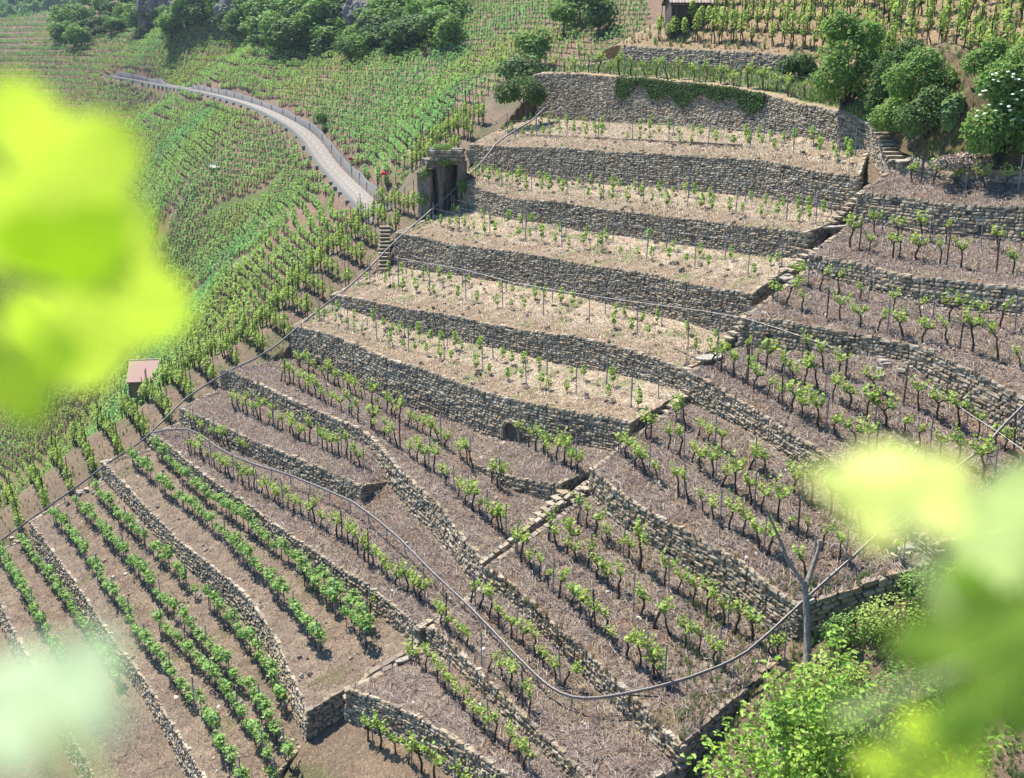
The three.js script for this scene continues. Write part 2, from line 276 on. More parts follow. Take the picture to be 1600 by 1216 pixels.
{
  const pos = [], uv = [], col = [], idx = [], st = 0.42, s0 = -124, s1 = 6, u0 = -34, u1 = 62, n = Math.round((s1 - s0) / st), m = Math.round((u1 - u0) / st);
  for (let i = 0; i <= n; i++) for (let j = 0; j <= m; j++) {
    const s = s0 + i * st, u = u0 + j * st, p = fromSU(s, u, baseY(s, u) - 3.2 * sstep(0, 0.45, inside(s, u)));
    pos.push(p.x, p.y, p.z); uv.push(s, u * 1.18);
    const q = fbm(s * 0.2, u * 0.2, 2, 3), g = sstep(0.05, 0.5, fbm(s * 0.16 + 9, u * 0.5, 6, 2)) * 0.75;
    col.push(lerp(0.84 + 0.22 * q, 0.5, g), lerp(0.80 + 0.2 * q, 0.70, g), lerp(0.74 + 0.18 * q, 0.33, g));
  }
  for (let i = 0; i < n; i++) for (let j = 0; j < m; j++) { const a = i * (m + 1) + j, b = a + 1, c = a + m + 1, d = c + 1; idx.push(a, c, b, b, c, d); }
  const g = geo(pos, idx, uv, col);
  if (g.attributes.normal.getY(5000) < 0) { for (let k = 0; k < idx.length; k += 3) [idx[k], idx[k + 1]] = [idx[k + 1], idx[k]]; g.setIndex(idx); g.computeVertexNormals(); }
  mesh('hillside', g, M.soil, scene).userData.kind = 'structure'; colliders.push(g);
}
// the slope above the topmost wall, and the rocky bank beside the steps
const upperFoot = resample([...walls.W0.T.map((p) => p.clone()), ...bankFoot, ...[[1405, 236], [1440, 250], [1500, 263], [1600, 268], [1740, 274]].map(([x, y]) => onHill(x, y, 0.25))], 0.5);
function upperAt(i, e) {
  const p = upperFoot[i].clone(), [s] = su_(p), bank = sstep(-58, -49, s), y0 = p.y;
  p.addScaledVector(udir, e);
  p.y = y0 + TAN * e + (0.14 * fbm(p.x * 0.4, p.z * 0.4, 8, 3) + bank * (2.4 * sstep(0, 2.2, e) + 0.9 * fbm(p.x * 0.42, p.z * 0.42, 9, 3) * sstep(0.1, 2, e)) * (1 - sstep(4, 9, e))) * sstep(0, 0.5, e) + 0.02;
  if (i < 8) p.y -= (8 - i) * 0.02 * e;
  return p;
}
{
  const pos = [], uv = [], col = [], idx = [], n = upperFoot.length - 1, m = 70;
  for (let i = -12; i <= n; i++) for (let j = 0; j <= m; j++) {
    const e = 42 * Math.pow(j / m, 1.6), p = upperAt(Math.max(0, i), e);
    if (i < 0) { p.addScaledVector(cdir, -i * 0.7); p.y -= 0.10 * i * i * (0.4 + 0.05 * e); }
    pos.push(p.x, p.y, p.z); const [s, u] = su_(p); uv.push(s, u * 1.2);
    const q = fbm(s * 0.25, u * 0.25, 2, 3), bank = sstep(-58, -49, s) * (1 - sstep(3, 7, e)), g = sstep(-0.1, 0.45, fbm(s * 0.3, u * 0.3, 6, 3)) * 0.45;
    const a = [lerp(1.12 + 0.18 * q, 0.7, g), lerp(0.98 + 0.16 * q, 0.78, g), lerp(0.82 + 0.14 * q, 0.42, g)], moss = sstep(-0.2, 0.35, fbm(s * 0.8, p.y * 0.8, 6, 3));
    col.push(lerp(a[0], lerp(0.40, 0.42, moss), bank), lerp(a[1], lerp(0.32, 0.46, moss), bank), lerp(a[2], lerp(0.24, 0.14, moss), bank));
  }
  for (let i = 0; i < n + 12; i++) for (let j = 0; j < m; j++) { const a = i * (m + 1) + j, b = a + 1, c = a + m + 1, d = c + 1; idx.push(a, c, b, b, c, d); }
  const g = geo(pos, idx, uv, col);
  if (g.attributes.normal.getY(4000) < 0) { for (let k = 0; k < idx.length; k += 3) [idx[k], idx[k + 1]] = [idx[k + 1], idx[k]]; g.setIndex(idx); g.computeVertexNormals(); }
  mesh('upper_slope', g, M.upper, scene).userData.kind = 'structure'; colliders.push(g);
  // the path along the foot of the bank, between the steps and the kerb
  const inner = upperFoot.filter((p) => su_(p)[0] > -47.2), outer = walls.R0.T; patch('path', inner, [onHill(1393, 256, 0), ...outer], 'straw');
}
// one hidden-from-nobody collider: only used while building, to set things on the ground
const ground = (() => {
  const parts = colliders.map((g) => { const c = new THREE.BufferGeometry(); c.setAttribute('position', g.attributes.position); c.setIndex(g.index); return c; });
  const g = mergeGeometries(parts), bvh = new MeshBVH(g), m = new THREE.Mesh(g, new THREE.MeshBasicMaterial({ side: THREE.DoubleSide })); g.boundsTree = bvh; m.raycast = acceleratedRaycast; m.updateMatrixWorld();
  const rc = new THREE.Raycaster(); rc.firstHitOnly = true;
  return {
    hit(o, d) { rc.set(o, d.clone().normalize()); const h = rc.intersectObject(m)[0]; return h ? { p: h.point, n: h.face.normal } : null; },
    pix(px, py) { const h = this.hit(eye, ray(px, py)); return h ? h.p : onHill(px, py, -1); },
    y(x, z, from = 200) { const h = this.hit(V(x, from, z), V(0, -1, 0)); return h ? h.p.y : hillY(x, z) - 1.4; },
  };
})();

// ------------------------------------------------------------------ dry stone walling
const stoneGeos = [0, 1, 2, 3, 4, 5].map((k) => {
  const g = new THREE.BoxGeometry(1, 1, 1, 3, 2, 1), p = g.attributes.position, r = rng(700 + k), c = new Map();
  for (let i = 0; i < p.count; i++) {
    const key = [p.getX(i), p.getY(i), p.getZ(i)].map((v) => v.toFixed(2)).join();
    if (!c.has(key)) {
      const x = p.getX(i), y = p.getY(i), z = p.getZ(i), ex = Math.abs(x) > 0.4, ey = Math.abs(y) > 0.4, front = z > 0;
      let k = (ex ? 1 : 0) + (ey ? 1 : 0);
      const q = 1 - (k === 2 ? 0.07 : 0.02);
      c.set(key, [x * q + (r() - 0.5) * 0.09, y * q + (r() - 0.5) * 0.14, front ? z * (k === 2 ? 0.76 : k === 1 ? 0.9 : 1) + (r() - 0.5) * 0.16 : z]);
    }
    p.setXYZ(i, ...c.get(key));
  }
  const flat = g.toNonIndexed(); flat.computeVertexNormals(); return flat;
});
const wallStones = [];       // counted to keep the report honest
function layStones(list, face, style, seed) {
  const r = rng(seed), { T, D, out } = face, cum = [0];
  for (let i = 1; i < T.length; i++) cum.push(cum[i - 1] + Math.hypot(T[i].x - T[i - 1].x, T[i].z - T[i - 1].z));
  const total = cum[cum.length - 1], maxD = Math.max(...D);
  const locate = (x) => { let i = 0; while (i < cum.length - 2 && cum[i + 1] < x) i++; const f = clamp((x - cum[i]) / (cum[i + 1] - cum[i] || 1), 0, 1); return { p: T[i].clone().lerp(T[i + 1], f), d: lerp(D[i], D[i + 1], f), n: out[i].clone().lerp(out[i + 1], f).normalize() }; };
  const bx = new THREE.Matrix4(), pos = V(), quat = new THREE.Quaternion(), yAx = V(), zAx = V(), xAx = V();
  let v = -0.05, course = 0;
  while (v < maxD + 0.04) {
    const h = course === 0 ? style.h[0] + style.h[1] * 0.9 : style.h[0] + r() * style.h[1];
    let x = -r() * 0.3;
    while (x < total) {
      const w = (course === 0 ? 1.1 : 1) * (style.w[0] * 0.85 + r() * r() * style.w[1] * 2.1), mid = x + w / 2, a = locate(clamp(mid, 0.02, total - 0.02)), vy = v + h / 2 + 0.03 * noise(mid * 0.8, course * 1.7, seed);
      if (vy < a.d + 0.06 && !(face.skip && face.skip(mid, vy)) && r() > 0.012) {
        const a2 = locate(Math.min(total, mid + 0.25)), a0 = locate(Math.max(0, mid - 0.25));
        xAx.copy(a2.p).sub(a0.p).normalize(); zAx.copy(a.n).addScaledVector(V(0, 1, 0), 0.05); zAx.addScaledVector(xAx, -zAx.dot(xAx)).normalize(); yAx.crossVectors(zAx, xAx).normalize();
        if (yAx.y < 0) { xAx.negate(); yAx.negate(); }
        const depth = 0.3 + r() * 0.06, tilt = (r() - 0.5) * 0.14;
        bx.makeBasis(xAx, yAx, zAx); quat.setFromRotationMatrix(bx).multiply(new THREE.Quaternion().setFromAxisAngle(V(0, 0, 1), tilt)).multiply(new THREE.Quaternion().setFromAxisAngle(V(0, 1, 0), (r() - 0.5) * 0.12));
        pos.copy(a.p).addScaledVector(a.n, BATTER * vy - depth / 2 + 0.05 + (r() - 0.5) * 0.085 + (course === 0 ? 0.02 : 0)); pos.y -= vy + (course === 0 ? (r() - 0.5) * 0.08 : 0);
        const hh = h * (0.86 + r() * 0.12) * (course === 0 ? 0.9 + r() * 0.35 : 1), ww = w - 0.015 - r() * 0.02;
        list.push({ m: new THREE.Matrix4().compose(pos, quat, V(ww, hh, depth)), p: pos.clone(), w: ww, g: Math.floor(r() * 6), c: Math.floor(r() * 6), t: (0.82 + r() * 0.36) * (1 + 0.35 * fbm(pos.x * 0.35, pos.y * 0.6, pos.z * 0.35, 2)) });
      }
      x += w;
    }
    v += h; course++;
  }
}
function backing(face, inset) {
  const { T, D, out } = face, pos = [], idx = [], uv = [];
  T.forEach((p, i) => { for (let k = 0; k < 2; k++) { const d = k * (D[i] + 0.15), q = p.clone().addScaledVector(out[i], BATTER * d - inset); q.y -= d + (k ? 0 : 0.03); pos.push(q.x, q.y, q.z); uv.push(i * 0.5, d); } });
  // and a top that runs back into the bank
  T.forEach((p, i) => { const q = p.clone().addScaledVector(out[i], -0.42); q.y -= 0.09; pos.push(q.x, q.y, q.z); uv.push(i * 0.5, 1); });
  const n = T.length;
  for (let i = 0; i + 1 < n; i++) { if (face.hole && face.hole(i)) continue; idx.push(2 * i, 2 * i + 1, 2 * i + 2, 2 * i + 1, 2 * i + 3, 2 * i + 2); }
  for (let i = 0; i + 1 < n; i++) idx.push(2 * i, 2 * i + 2, 2 * n + i, 2 * i + 2, 2 * n + i + 1, 2 * n + i);
  return geo(pos, idx, uv);
}
const STYLE = { fine: { h: [0.085, 0.055], w: [0.2, 0.3] }, mid: { h: [0.10, 0.07], w: [0.22, 0.34] }, bold: { h: [0.125, 0.095], w: [0.26, 0.38] } };
// the end of a bench beside the steps or the edge: a low return wall
function endFace(lowKey, end, upKey) {
  const w = walls[lowKey], i = end < 0 ? 0 : w.T.length - 1, low = w.T[i], up = upKey.T ?? walls[upKey].B, hi = up.isVector3 ? up : up[end < 0 ? 0 : up.length - 1];
  const n = Math.max(2, Math.round(low.distanceTo(hi) / 0.5)), T = [], D = [], out = [], side = end < 0 ? cdir : sdir;
  for (let k = 0; k <= n; k++) {
    const p = low.clone().lerp(hi, k / n), [s, u] = su_(p), b = baseY(s + (end < 0 ? -0.35 : 0.35), u);
    T.push(p); D.push(clamp(p.y - b, 0.06, 3.5)); out.push(side.clone());
  }
  D[0] = Math.max(D[0], w.D[i] * 0.9);
  return { T, D, out };
}
function niche(w, px, py, wide, high) {   // where an arched niche opens in a wall: distance along its top and below it
  const c = nearestIndex(w.T, onHill(px, py)); let x = 0; for (let i = 1; i <= c; i++) x += Math.hypot(w.T[i].x - w.T[i - 1].x, w.T[i].z - w.T[i - 1].z);
  return { c, x, wide, high, base: w.D[c] };
}
const wallThings = {};
function stoneWall(key, label, style, opts = {}) {
  const w = walls[key], mid = w.B[Math.floor(w.B.length / 2)].clone(), t = thing('stone_wall', label, 'wall', mid, null), list = [];
  const faces = [{ T: w.T, D: w.D, out: w.out }];
  for (const [end, upKey] of opts.ends ?? []) faces.push(endFace(key, end, upKey));
  if (opts.extra) faces.push(opts.extra);
  if (opts.niches) {
    const ns = opts.niches.map(([px, py, wd, hg]) => niche(w, px, py, wd, hg));
    const inArch = (x, v, grow) => ns.some((q) => { const dx = (x - q.x) / (q.wide / 2 + grow), fromBase = q.base - v, spring = q.high * 0.45; if (Math.abs(dx) > 1) return false; return fromBase < spring + (q.high - spring + grow) * Math.sqrt(1 - dx * dx); });
    faces[0].skip = (x, v) => inArch(x, v, 0.12);
    faces[0].hole = (i) => { const x = i * 0.5 + 0.25; return ns.some((q) => Math.abs(x - q.x) < q.wide / 2 + 0.02 && false); };
    for (const q of ns) {      // the voussoirs round the arch and a near-black panel painted as the shaded hollow
      const p = w.T[q.c], n = w.out[q.c], tx = V(-n.z, 0, n.x), spring = q.high * 0.45, pts = [];
      const g = new THREE.Group(); g.name = 'niche'; g.position.copy(p).sub(mid); g.position.y -= q.base; g.position.addScaledVector(n, BATTER * q.base * 0.75);
      g.setRotationFromMatrix(new THREE.Matrix4().makeBasis(tx.clone().negate(), V(0, 1, 0), n)); t.add(g);
      const sh = new THREE.Shape(); sh.moveTo(-q.wide / 2, -0.1); sh.lineTo(q.wide / 2, -0.1); sh.lineTo(q.wide / 2, spring); for (let a = 0; a <= 12; a++) sh.lineTo(Math.cos(a / 12 * Math.PI) * q.wide / 2, spring + Math.sin(a / 12 * Math.PI) * (q.high - spring)); 
      const back = new THREE.ExtrudeGeometry(sh, { depth: 0.02, bevelEnabled: false }); back.translate(0, 0, -0.16); mesh('recess', back, nicheShade, g);
      for (let a = 0; a <= 10; a++) { const th = a / 10 * Math.PI, v = mesh('arch_stone', stoneGeos[a % 6], stoneMats[a % 4], g); v.position.set(Math.cos(th) * (q.wide / 2 + 0.13), spring + Math.sin(th) * (q.high - spring + 0.13), -0.04); v.rotation.z = th; v.scale.set(0.26, 0.2 + q.wide * 0.05, 0.4); }
      for (const sx of [-1, 1]) for (let b = 0; b < 2; b++) { const v = mesh('arch_stone', stoneGeos[b], stoneMats[(b + 2) % 6], g); v.position.set(sx * (q.wide / 2 + 0.15), 0.12 + b * 0.24, -0.04); v.scale.set(0.3, 0.24, 0.4); }
    }
  }
  faces.forEach((f, k) => { layStones(list, f, style, 31 * key.charCodeAt(0) + 7 * Number(key.slice(1)) + 101 * k); const b = mesh(k ? 'return_core' : 'wall_core', backing(f, 0.055), jointMat, t); b.position.copy(mid).negate(); });
  // stones that can be told apart are parts; the rest are one mass
  const seen = list.map((q) => { const [x, y, z] = toPix(q.p); return { q, big: x > -20 && x < 1620 && y > -20 && y < 1240 ? q.w * FPX / z : 0 }; }).sort((a, b) => b.big - a.big);
  let n = 0; const rest = [];
  for (const { q, big } of seen) {
    if (big >= 10.5 && n < 300) { const m = mesh('stone', stoneGeos[q.g], stoneMats[q.c], t); m.matrixAutoUpdate = false; q.m.decompose(m.position, m.quaternion, m.scale); m.position.sub(mid); m.updateMatrix(); n++; } else rest.push(q);
  }
  for (let gk = 0; gk < 2; gk++) {
    const some = rest.filter((q, i) => i % 2 === gk); if (!some.length) continue;
    const im = new THREE.InstancedMesh(stoneGeos[gk * 3 + 1], stoneMix, some.length); im.name = 'stone_courses'; im.userData.kind = 'stuff'; im.castShadow = im.receiveShadow = true;
    some.forEach((q, i) => { im.setMatrixAt(i, q.m); const c = stoneTones[q.c]; im.setColorAt(i, rgb(c[0] * q.t, c[1] * q.t, c[2] * q.t)); });
    im.position.copy(mid).negate(); t.add(im);
  }
  wallStones.push([key, list.length, n]); wallThings[key] = t;
  return t;
}
const nicheShade = new THREE.MeshStandardMaterial({ color: rgb(0.045, 0.038, 0.03), roughness: 1 });  // near-black, so the shade inside the niche is in the colour
stoneWall('W0', 'low rubble wall at the foot of the slope below the tiled hut', STYLE.bold);
stoneWall('W1', 'tall pale stone wall with ivy hanging over it, topmost on the terraced hill', STYLE.mid, { ends: [[-1, 'W0'], [1, { T: bankFoot[bankFoot.length - 1] }]], extra: (() => { const a = onHill(1365, 199), b = onHill(1398, 258), T = [], D = [], out = []; for (let k = 0; k <= 12; k++) { const p = a.clone().lerp(b, k / 12), [s, u] = su_(p); T.push(p); D.push(Math.max(0.3, p.y - baseY(s, u) + 0.3)); out.push(udir.clone().negate()); } return { T, D, out }; })() });
stoneWall('W2', 'dark brown stone wall between the ivy wall and the rock outcrop', STYLE.mid, { ends: [[-1, 'W1'], [1, 'W1']] });
stoneWall('W3', 'stone wall that runs from the dark rock cleft to a flat bridging slab', STYLE.mid, { ends: [[-1, 'W2'], [1, 'W2']] });
stoneWall('W4', 'stone wall starting beside the long flight of steps, crossed by a pale hose', STYLE.mid, { ends: [[-1, 'W3'], [1, 'W3']] });
stoneWall('W5', 'low stone wall that thins out to nothing beside the monorail', STYLE.mid, { ends: [[-1, 'W4'], [1, 'W4']] });
stoneWall('W6', 'long high grey stone wall with two arched niches at its foot', STYLE.bold, { ends: [[-1, 'W5'], [1, 'W5']], niches: [[800, 625, 1.25, 1.15], [503, 518, 0.8, 0.9]] });
stoneWall('W7', 'long stone wall that bends down the slope below the arched niches', STYLE.mid, { ends: [[-1, 'W6'], [1, 'W6']] });
stoneWall('W8', 'short stone wall behind a bushy vine row, ending at a step in the ground', STYLE.mid, { ends: [[-1, 'W7'], [1, { T: walls.W7.B[w8end.i7] }]] });
stoneWall('W9', 'stone wall along the two dense hedged vine rows, below the curved rail', STYLE.fine, { ends: [[-1, 'W8'], [1, 'W7']] });
stoneWall('W10', 'narrow dark stone wall above three straight hedged vine rows', STYLE.fine, { ends: [[-1, 'W9'], [1, 'W9']] });
stoneWall('W11', 'narrow stone wall below the straight hedged rows, near the picture corner', STYLE.fine, { ends: [[-1, 'W10'], [1, 'W10']] });
stoneWall('W12', 'stone wall mostly hidden behind the pale blurred leaf in the bottom corner', STYLE.fine, { ends: [[-1, 'W11']] });
stoneWall('R0', 'low kerb wall edging the path below the mossy rock bank', STYLE.bold);
stoneWall('R1', 'mortared grey stone wall two terraces below the mossy rock bank', STYLE.bold, { ends: [[-1, 'R0']] });
stoneWall('R2', 'stone wall beginning at the bridging slab and running out of the picture', STYLE.bold, { ends: [[-1, 'R1']] });
stoneWall('R3', 'shaded stone wall that bends sharply downhill near the picture edge', STYLE.bold, { ends: [[-1, 'R2']] });
stoneWall('R4', 'sunlit stone wall running down to the blurred yellow leaf', STYLE.mid, { ends: [[-1, 'R3'], [1, 'R3']] });
stoneWall('R5', 'wide sunlit wall of big pale blocks behind the dead forked branch', STYLE.bold, { ends: [[-1, 'R4'], [1, 'R4']] });
stoneWall('R6', 'short low wall between the arched niche and the brown gully', STYLE.mid, { ends: [[-1, { T: walls.W6.B[c6r] }], [1, { T: walls.W6.B[walls.W6.B.length - 1] }]] });
stoneWall('R7', 'weathered stone wall with dry weeds above the curved rail', STYLE.mid, { ends: [[-1, 'R5'], [1, 'R5']] });
stoneWall('R9', 'stone wall that starts below the rounded corner under the rail', STYLE.mid, { ends: [[-1, 'R7'], [1, 'R7']] });
stoneWall('R10', 'pale stone wall beside a dark return at the bottom of the picture', STYLE.mid, { ends: [[-1, 'R9'], [1, 'R9']] });
console.log('stones', wallStones.map((a) => a.join(':')).join(' '));

// ------------------------------------------------------------------ vines
const leafMat = (c, tr) => new THREE.MeshPhysicalMaterial({ color: rgb(...c), vertexColors: true, roughness: 0.85, transmission: tr, thickness: 0, side: THREE.DoubleSide, specularIntensity: 0.4 });
const L = { vine: leafMat([0.36, 0.48, 0.11], 0.5), hedge: leafMat([0.26, 0.42, 0.11], 0.45), far: leafMat([0.31, 0.47, 0.13], 0.48), young: leafMat([0.30, 0.48, 0.085], 0.5), bush: leafMat([0.175, 0.30, 0.06], 0.42), dark: leafMat([0.10, 0.175, 0.045], 0.35), pale: leafMat([0.24, 0.36, 0.13], 0.5) };
const barkMat = new THREE.MeshStandardMaterial({ color: rgb(0.075, 0.055, 0.042), map: grain, roughness: 0.95, bumpMap: grainBump, bumpScale: 0.02 });
const stakeMat = new THREE.MeshStandardMaterial({ color: rgb(0.13, 0.10, 0.08), map: grain, roughness: 0.9 });
const oldWood = new THREE.MeshStandardMaterial({ color: rgb(0.27, 0.20, 0.15), map: grain, roughness: 0.9 });
const steelMat = new THREE.MeshStandardMaterial({ color: rgb(0.20, 0.205, 0.22), metalness: 0.3, roughness: 0.6 });
const greenStem = new THREE.MeshStandardMaterial({ color: rgb(0.16, 0.18, 0.07), roughness: 0.8 });
// leaves: folded five-cornered blades at given places, turned at random but mostly facing up and out
class Leaves {
  constructor(r) { this.r = r; this.p = []; this.c = []; this.i = []; }
  add(x, y, z, size, dir, tint, slim = 1) {
    const r = this.r, a = r() * 6.283, n = V(Math.cos(a) * 0.75, 0.35 + r() * 0.8, Math.sin(a) * 0.75); if (dir) n.addScaledVector(dir, 0.8); n.normalize();
    const t = V(Math.cos(a + 1.6 + r()), -0.3 - 0.5 * r(), Math.sin(a + 1.6 + r())); t.addScaledVector(n, -t.dot(n)).normalize();
    const b = n.clone().cross(t), k = this.p.length / 3, o = V(x, y, z), f = 0.18 + r() * 0.16;
    for (const [u, v, w] of [[0, 0, 0], [-0.5, 0.3, f], [-0.36, 0.78, f * 0.6], [0, 1, -0.08], [0.36, 0.78, f * 0.6], [0.5, 0.3, f]]) {
      const q = o.clone().addScaledVector(b, u * size * slim).addScaledVector(t, (v - 0.4) * size).addScaledVector(n, w * size); this.p.push(q.x, q.y, q.z);
    }
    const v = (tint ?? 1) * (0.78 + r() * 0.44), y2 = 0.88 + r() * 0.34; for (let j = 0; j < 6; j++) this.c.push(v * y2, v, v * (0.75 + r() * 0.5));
    this.i.push(k, k + 1, k + 2, k, k + 2, k + 3, k, k + 3, k + 4, k, k + 4, k + 5);
  }
  geo() { return geo(this.p, this.i, null, this.c); }
}
function tube(points, r0, r1, sides = 6, wob = 0, seed = 1) {
  const n = points.length, pos = [], idx = [], uv = [], r = rng(seed); let side = V(1, 0, 0.3);
  points.forEach((p, i) => {
    const t = (points[Math.min(n - 1, i + 1)].clone().sub(points[Math.max(0, i - 1)])).normalize(); side.addScaledVector(t, -side.dot(t)); if (side.lengthSq() < 1e-4) side.set(0, 0, 1).addScaledVector(t, -t.z); side.normalize();
    const b = t.clone().cross(side), rad = lerp(r0, r1, i / (n - 1));
    for (let k = 0; k <= sides; k++) { const a = k / sides * 6.2832, q = rad * (1 + wob * (k === sides ? 0 : (r() - 0.5))); const v = p.clone().addScaledVector(side, Math.cos(a) * q).addScaledVector(b, Math.sin(a) * q); pos.push(v.x, v.y, v.z); uv.push(k / sides, i * 0.3); }
  });
  for (let i = 0; i + 1 < n; i++) for (let k = 0; k < sides; k++) { const a = i * (sides + 1) + k, c = a + sides + 1; idx.push(a, c, a + 1, a + 1, c, c + 1); }
  for (const e of [0, n - 1]) { const c = pos.length / 3; pos.push(...points[e].toArray()); uv.push(0, 0); for (let k = 0; k < sides; k++) { const a = e * (sides + 1) + k; e ? idx.push(c, a, a + 1) : idx.push(c, a + 1, a); } }
  return geo(pos, idx, uv);
}
const free = (m) => { scene.remove(m); return m; };
function proto(name, category, build) { const g = new THREE.Group(); g.name = name; g.userData = { category, kindName: name }; build(g); return g; }
// an old gnarled vine: trunk, two short arms, a head of fresh shoots
function oldVine(k) {
  return proto('grapevine', 'grapevine', (g) => {
    const r = rng(900 + k), h = 0.62 + r() * 0.34, lean = (r() - 0.5) * 0.34, ln2 = (r() - 0.5) * 0.2, pts = [];
    for (let i = 0; i <= 7; i++) { const t = i / 7; pts.push(V(lean * t * t + 0.05 * Math.sin(t * 7 + k) * t, h * t - 0.05, ln2 * t + 0.04 * Math.cos(t * 6 + k * 2) * t)); }
    const top = pts[7], parts = [tube(pts, 0.052, 0.034, 7, 0.3, k)], lf = new Leaves(r), arms = 1 + (k % 3 === 0 ? 0 : 1);
    for (let a = 0; a < arms; a++) {
      const sx = a ? -1 : 1, len = 0.2 + r() * 0.3, ap = [top.clone().add(V(0, -0.03, 0)), top.clone().add(V(sx * len * 0.5, 0.08 + r() * 0.06, (r() - 0.5) * 0.08)), top.clone().add(V(sx * len, 0.1 + r() * 0.12, (r() - 0.5) * 0.16))];
      parts.push(tube(ap, 0.034, 0.018, 6, 0.25, k + a));
      const shoots = 3 + Math.floor(r() * 4);
      for (let q = 0; q < shoots; q++) {
        const o = ap[1 + (q % 2)].clone().lerp(ap[q % 2], r() * 0.7), L1 = 0.16 + r() * 0.48, tilt = V((r() - 0.5) * 0.9 + sx * 0.2, 1, (r() - 0.5) * 0.8).normalize();
        for (let j = 0; j < 8; j++) { const t = (j + r()) / 8; lf.add(o.x + tilt.x * L1 * t + (r() - 0.5) * 0.2, o.y + tilt.y * L1 * t + (r() - 0.55) * 0.1, o.z + tilt.z * L1 * t + (r() - 0.5) * 0.2, 0.085 + r() * 0.075, null, 0.85 + t * 0.3); }
      }
    }
    mesh('trunk', mergeGeometries(parts), barkMat, g); mesh('foliage', lf.geo(), L.vine, g);
  });
}
// a trained vine of a dense leafy hedge row
function hedgeVine(k) {
  return proto('hedged_vine', 'grapevine', (g) => {
    const r = rng(1200 + k), lf = new Leaves(r), h = 0.88;
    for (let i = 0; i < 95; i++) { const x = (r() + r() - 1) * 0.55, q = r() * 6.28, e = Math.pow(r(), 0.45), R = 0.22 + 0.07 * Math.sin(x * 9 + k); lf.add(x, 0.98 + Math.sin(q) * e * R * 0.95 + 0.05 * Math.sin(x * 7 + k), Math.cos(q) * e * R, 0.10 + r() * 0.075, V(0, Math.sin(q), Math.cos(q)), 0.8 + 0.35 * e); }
    const stem = tube([V(0, -0.05, 0), V(0.03, h * 0.5, 0.02), V(0, h, 0)], 0.028, 0.02, 6, 0.2, k), cane = tube([V(-0.5, h - 0.02, 0), V(0, h + 0.02, 0), V(0.5, h - 0.03, 0)], 0.012, 0.012, 5, 0, k);
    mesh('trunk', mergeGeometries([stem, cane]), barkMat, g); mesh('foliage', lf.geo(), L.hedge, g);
  });
}
function youngVine(k) {
  return proto('young_vine', 'grapevine', (g) => {
    const r = rng(1500 + k), lf = new Leaves(r), h = 0.62 + r() * 0.35, low = 0.22 + r() * 0.14;
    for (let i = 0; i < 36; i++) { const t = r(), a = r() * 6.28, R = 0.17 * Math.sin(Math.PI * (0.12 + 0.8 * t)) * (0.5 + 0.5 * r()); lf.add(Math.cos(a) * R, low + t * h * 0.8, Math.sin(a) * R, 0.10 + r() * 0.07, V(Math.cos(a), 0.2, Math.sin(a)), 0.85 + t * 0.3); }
    mesh('stem', tube([V(0, -0.04, 0), V(0.015, h * 0.5, 0.01), V(0, low + h * 0.75, 0)], 0.014, 0.007, 5), greenStem, g); mesh('foliage', lf.geo(), L.young, g);
  });
}
// a tall vine tied to its own wooden stake
function stakedVine(k) {
  return proto('staked_vine', 'grapevine', (g) => {
    const r = rng(1800 + k), lf = new Leaves(r), H = 1.9 + r() * 0.55, pts = [];
    for (let i = 0; i <= 6; i++) { const t = i / 6; pts.push(V(0.12 + 0.07 * Math.sin(t * 5 + k), 0.95 * t - 0.05, 0.06 * Math.cos(t * 5 + k))); }
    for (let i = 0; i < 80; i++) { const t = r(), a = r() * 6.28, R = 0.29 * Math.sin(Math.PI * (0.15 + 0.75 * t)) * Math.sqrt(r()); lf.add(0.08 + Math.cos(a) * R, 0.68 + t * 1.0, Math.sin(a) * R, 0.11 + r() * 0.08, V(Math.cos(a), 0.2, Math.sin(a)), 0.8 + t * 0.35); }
    mesh('stake', tube([V(-0.03, -0.1, 0), V(0.02, H, 0.03)], 0.032, 0.028, 6), stakeMat, g); mesh('trunk', tube(pts, 0.045, 0.03, 6, 0.3, k), barkMat, g); mesh('foliage', lf.geo(), L.vine, g);
  });
}
const PROTO = { old: Array.from({ length: 14 }, (_, i) => oldVine(i)), hedge: [0, 1, 2, 3, 4].map(hedgeVine), young: [0, 1, 2, 3, 4, 5].map(youngVine), staked: [0, 1, 2, 3, 4].map(stakedVine) };
const postProto = {
  steel: proto('vine_post', 'post', (g) => { const p = new THREE.CylinderGeometry(0.032, 0.032, 1.85, 6); p.translate(0, 0.87, 0); mesh('shaft', p, steelMat, g); const hook = new THREE.BoxGeometry(0.07, 0.02, 0.02); hook.translate(0, 1.6, 0.02); const h2 = hook.clone(); h2.translate(0, -0.55, 0); mesh('wire_hook', hook, steelMat, g); mesh('wire_hook', h2, steelMat, g); }),
  wood: proto('vine_post', 'post', (g) => { mesh('shaft', tube([V(0, -0.1, 0), V(0.02, 0.9, 0.01), V(0.03, 1.75, 0)], 0.045, 0.038, 7, 0.15, 5), stakeMat, g); const c = new THREE.CylinderGeometry(0.047, 0.047, 0.03, 7); c.translate(0.012, 1.35, 0); mesh('wire_band', c, steelMat, g); }),
};
const place = rng(4242);
function setOne(p, dir, proto_, label, group, scale, name) {
  const o = copyOf(proto_, label, group, name); o.position.copy(p); o.rotation.y = -Math.atan2(dir.z, dir.x) + (place() < 0.5 ? Math.PI : 0) + (place() - 0.5) * 0.5; o.scale.set(scale, scale * (0.84 + place() * 0.34), scale); o.rotation.z = (place() - 0.5) * 0.22; return o;
}
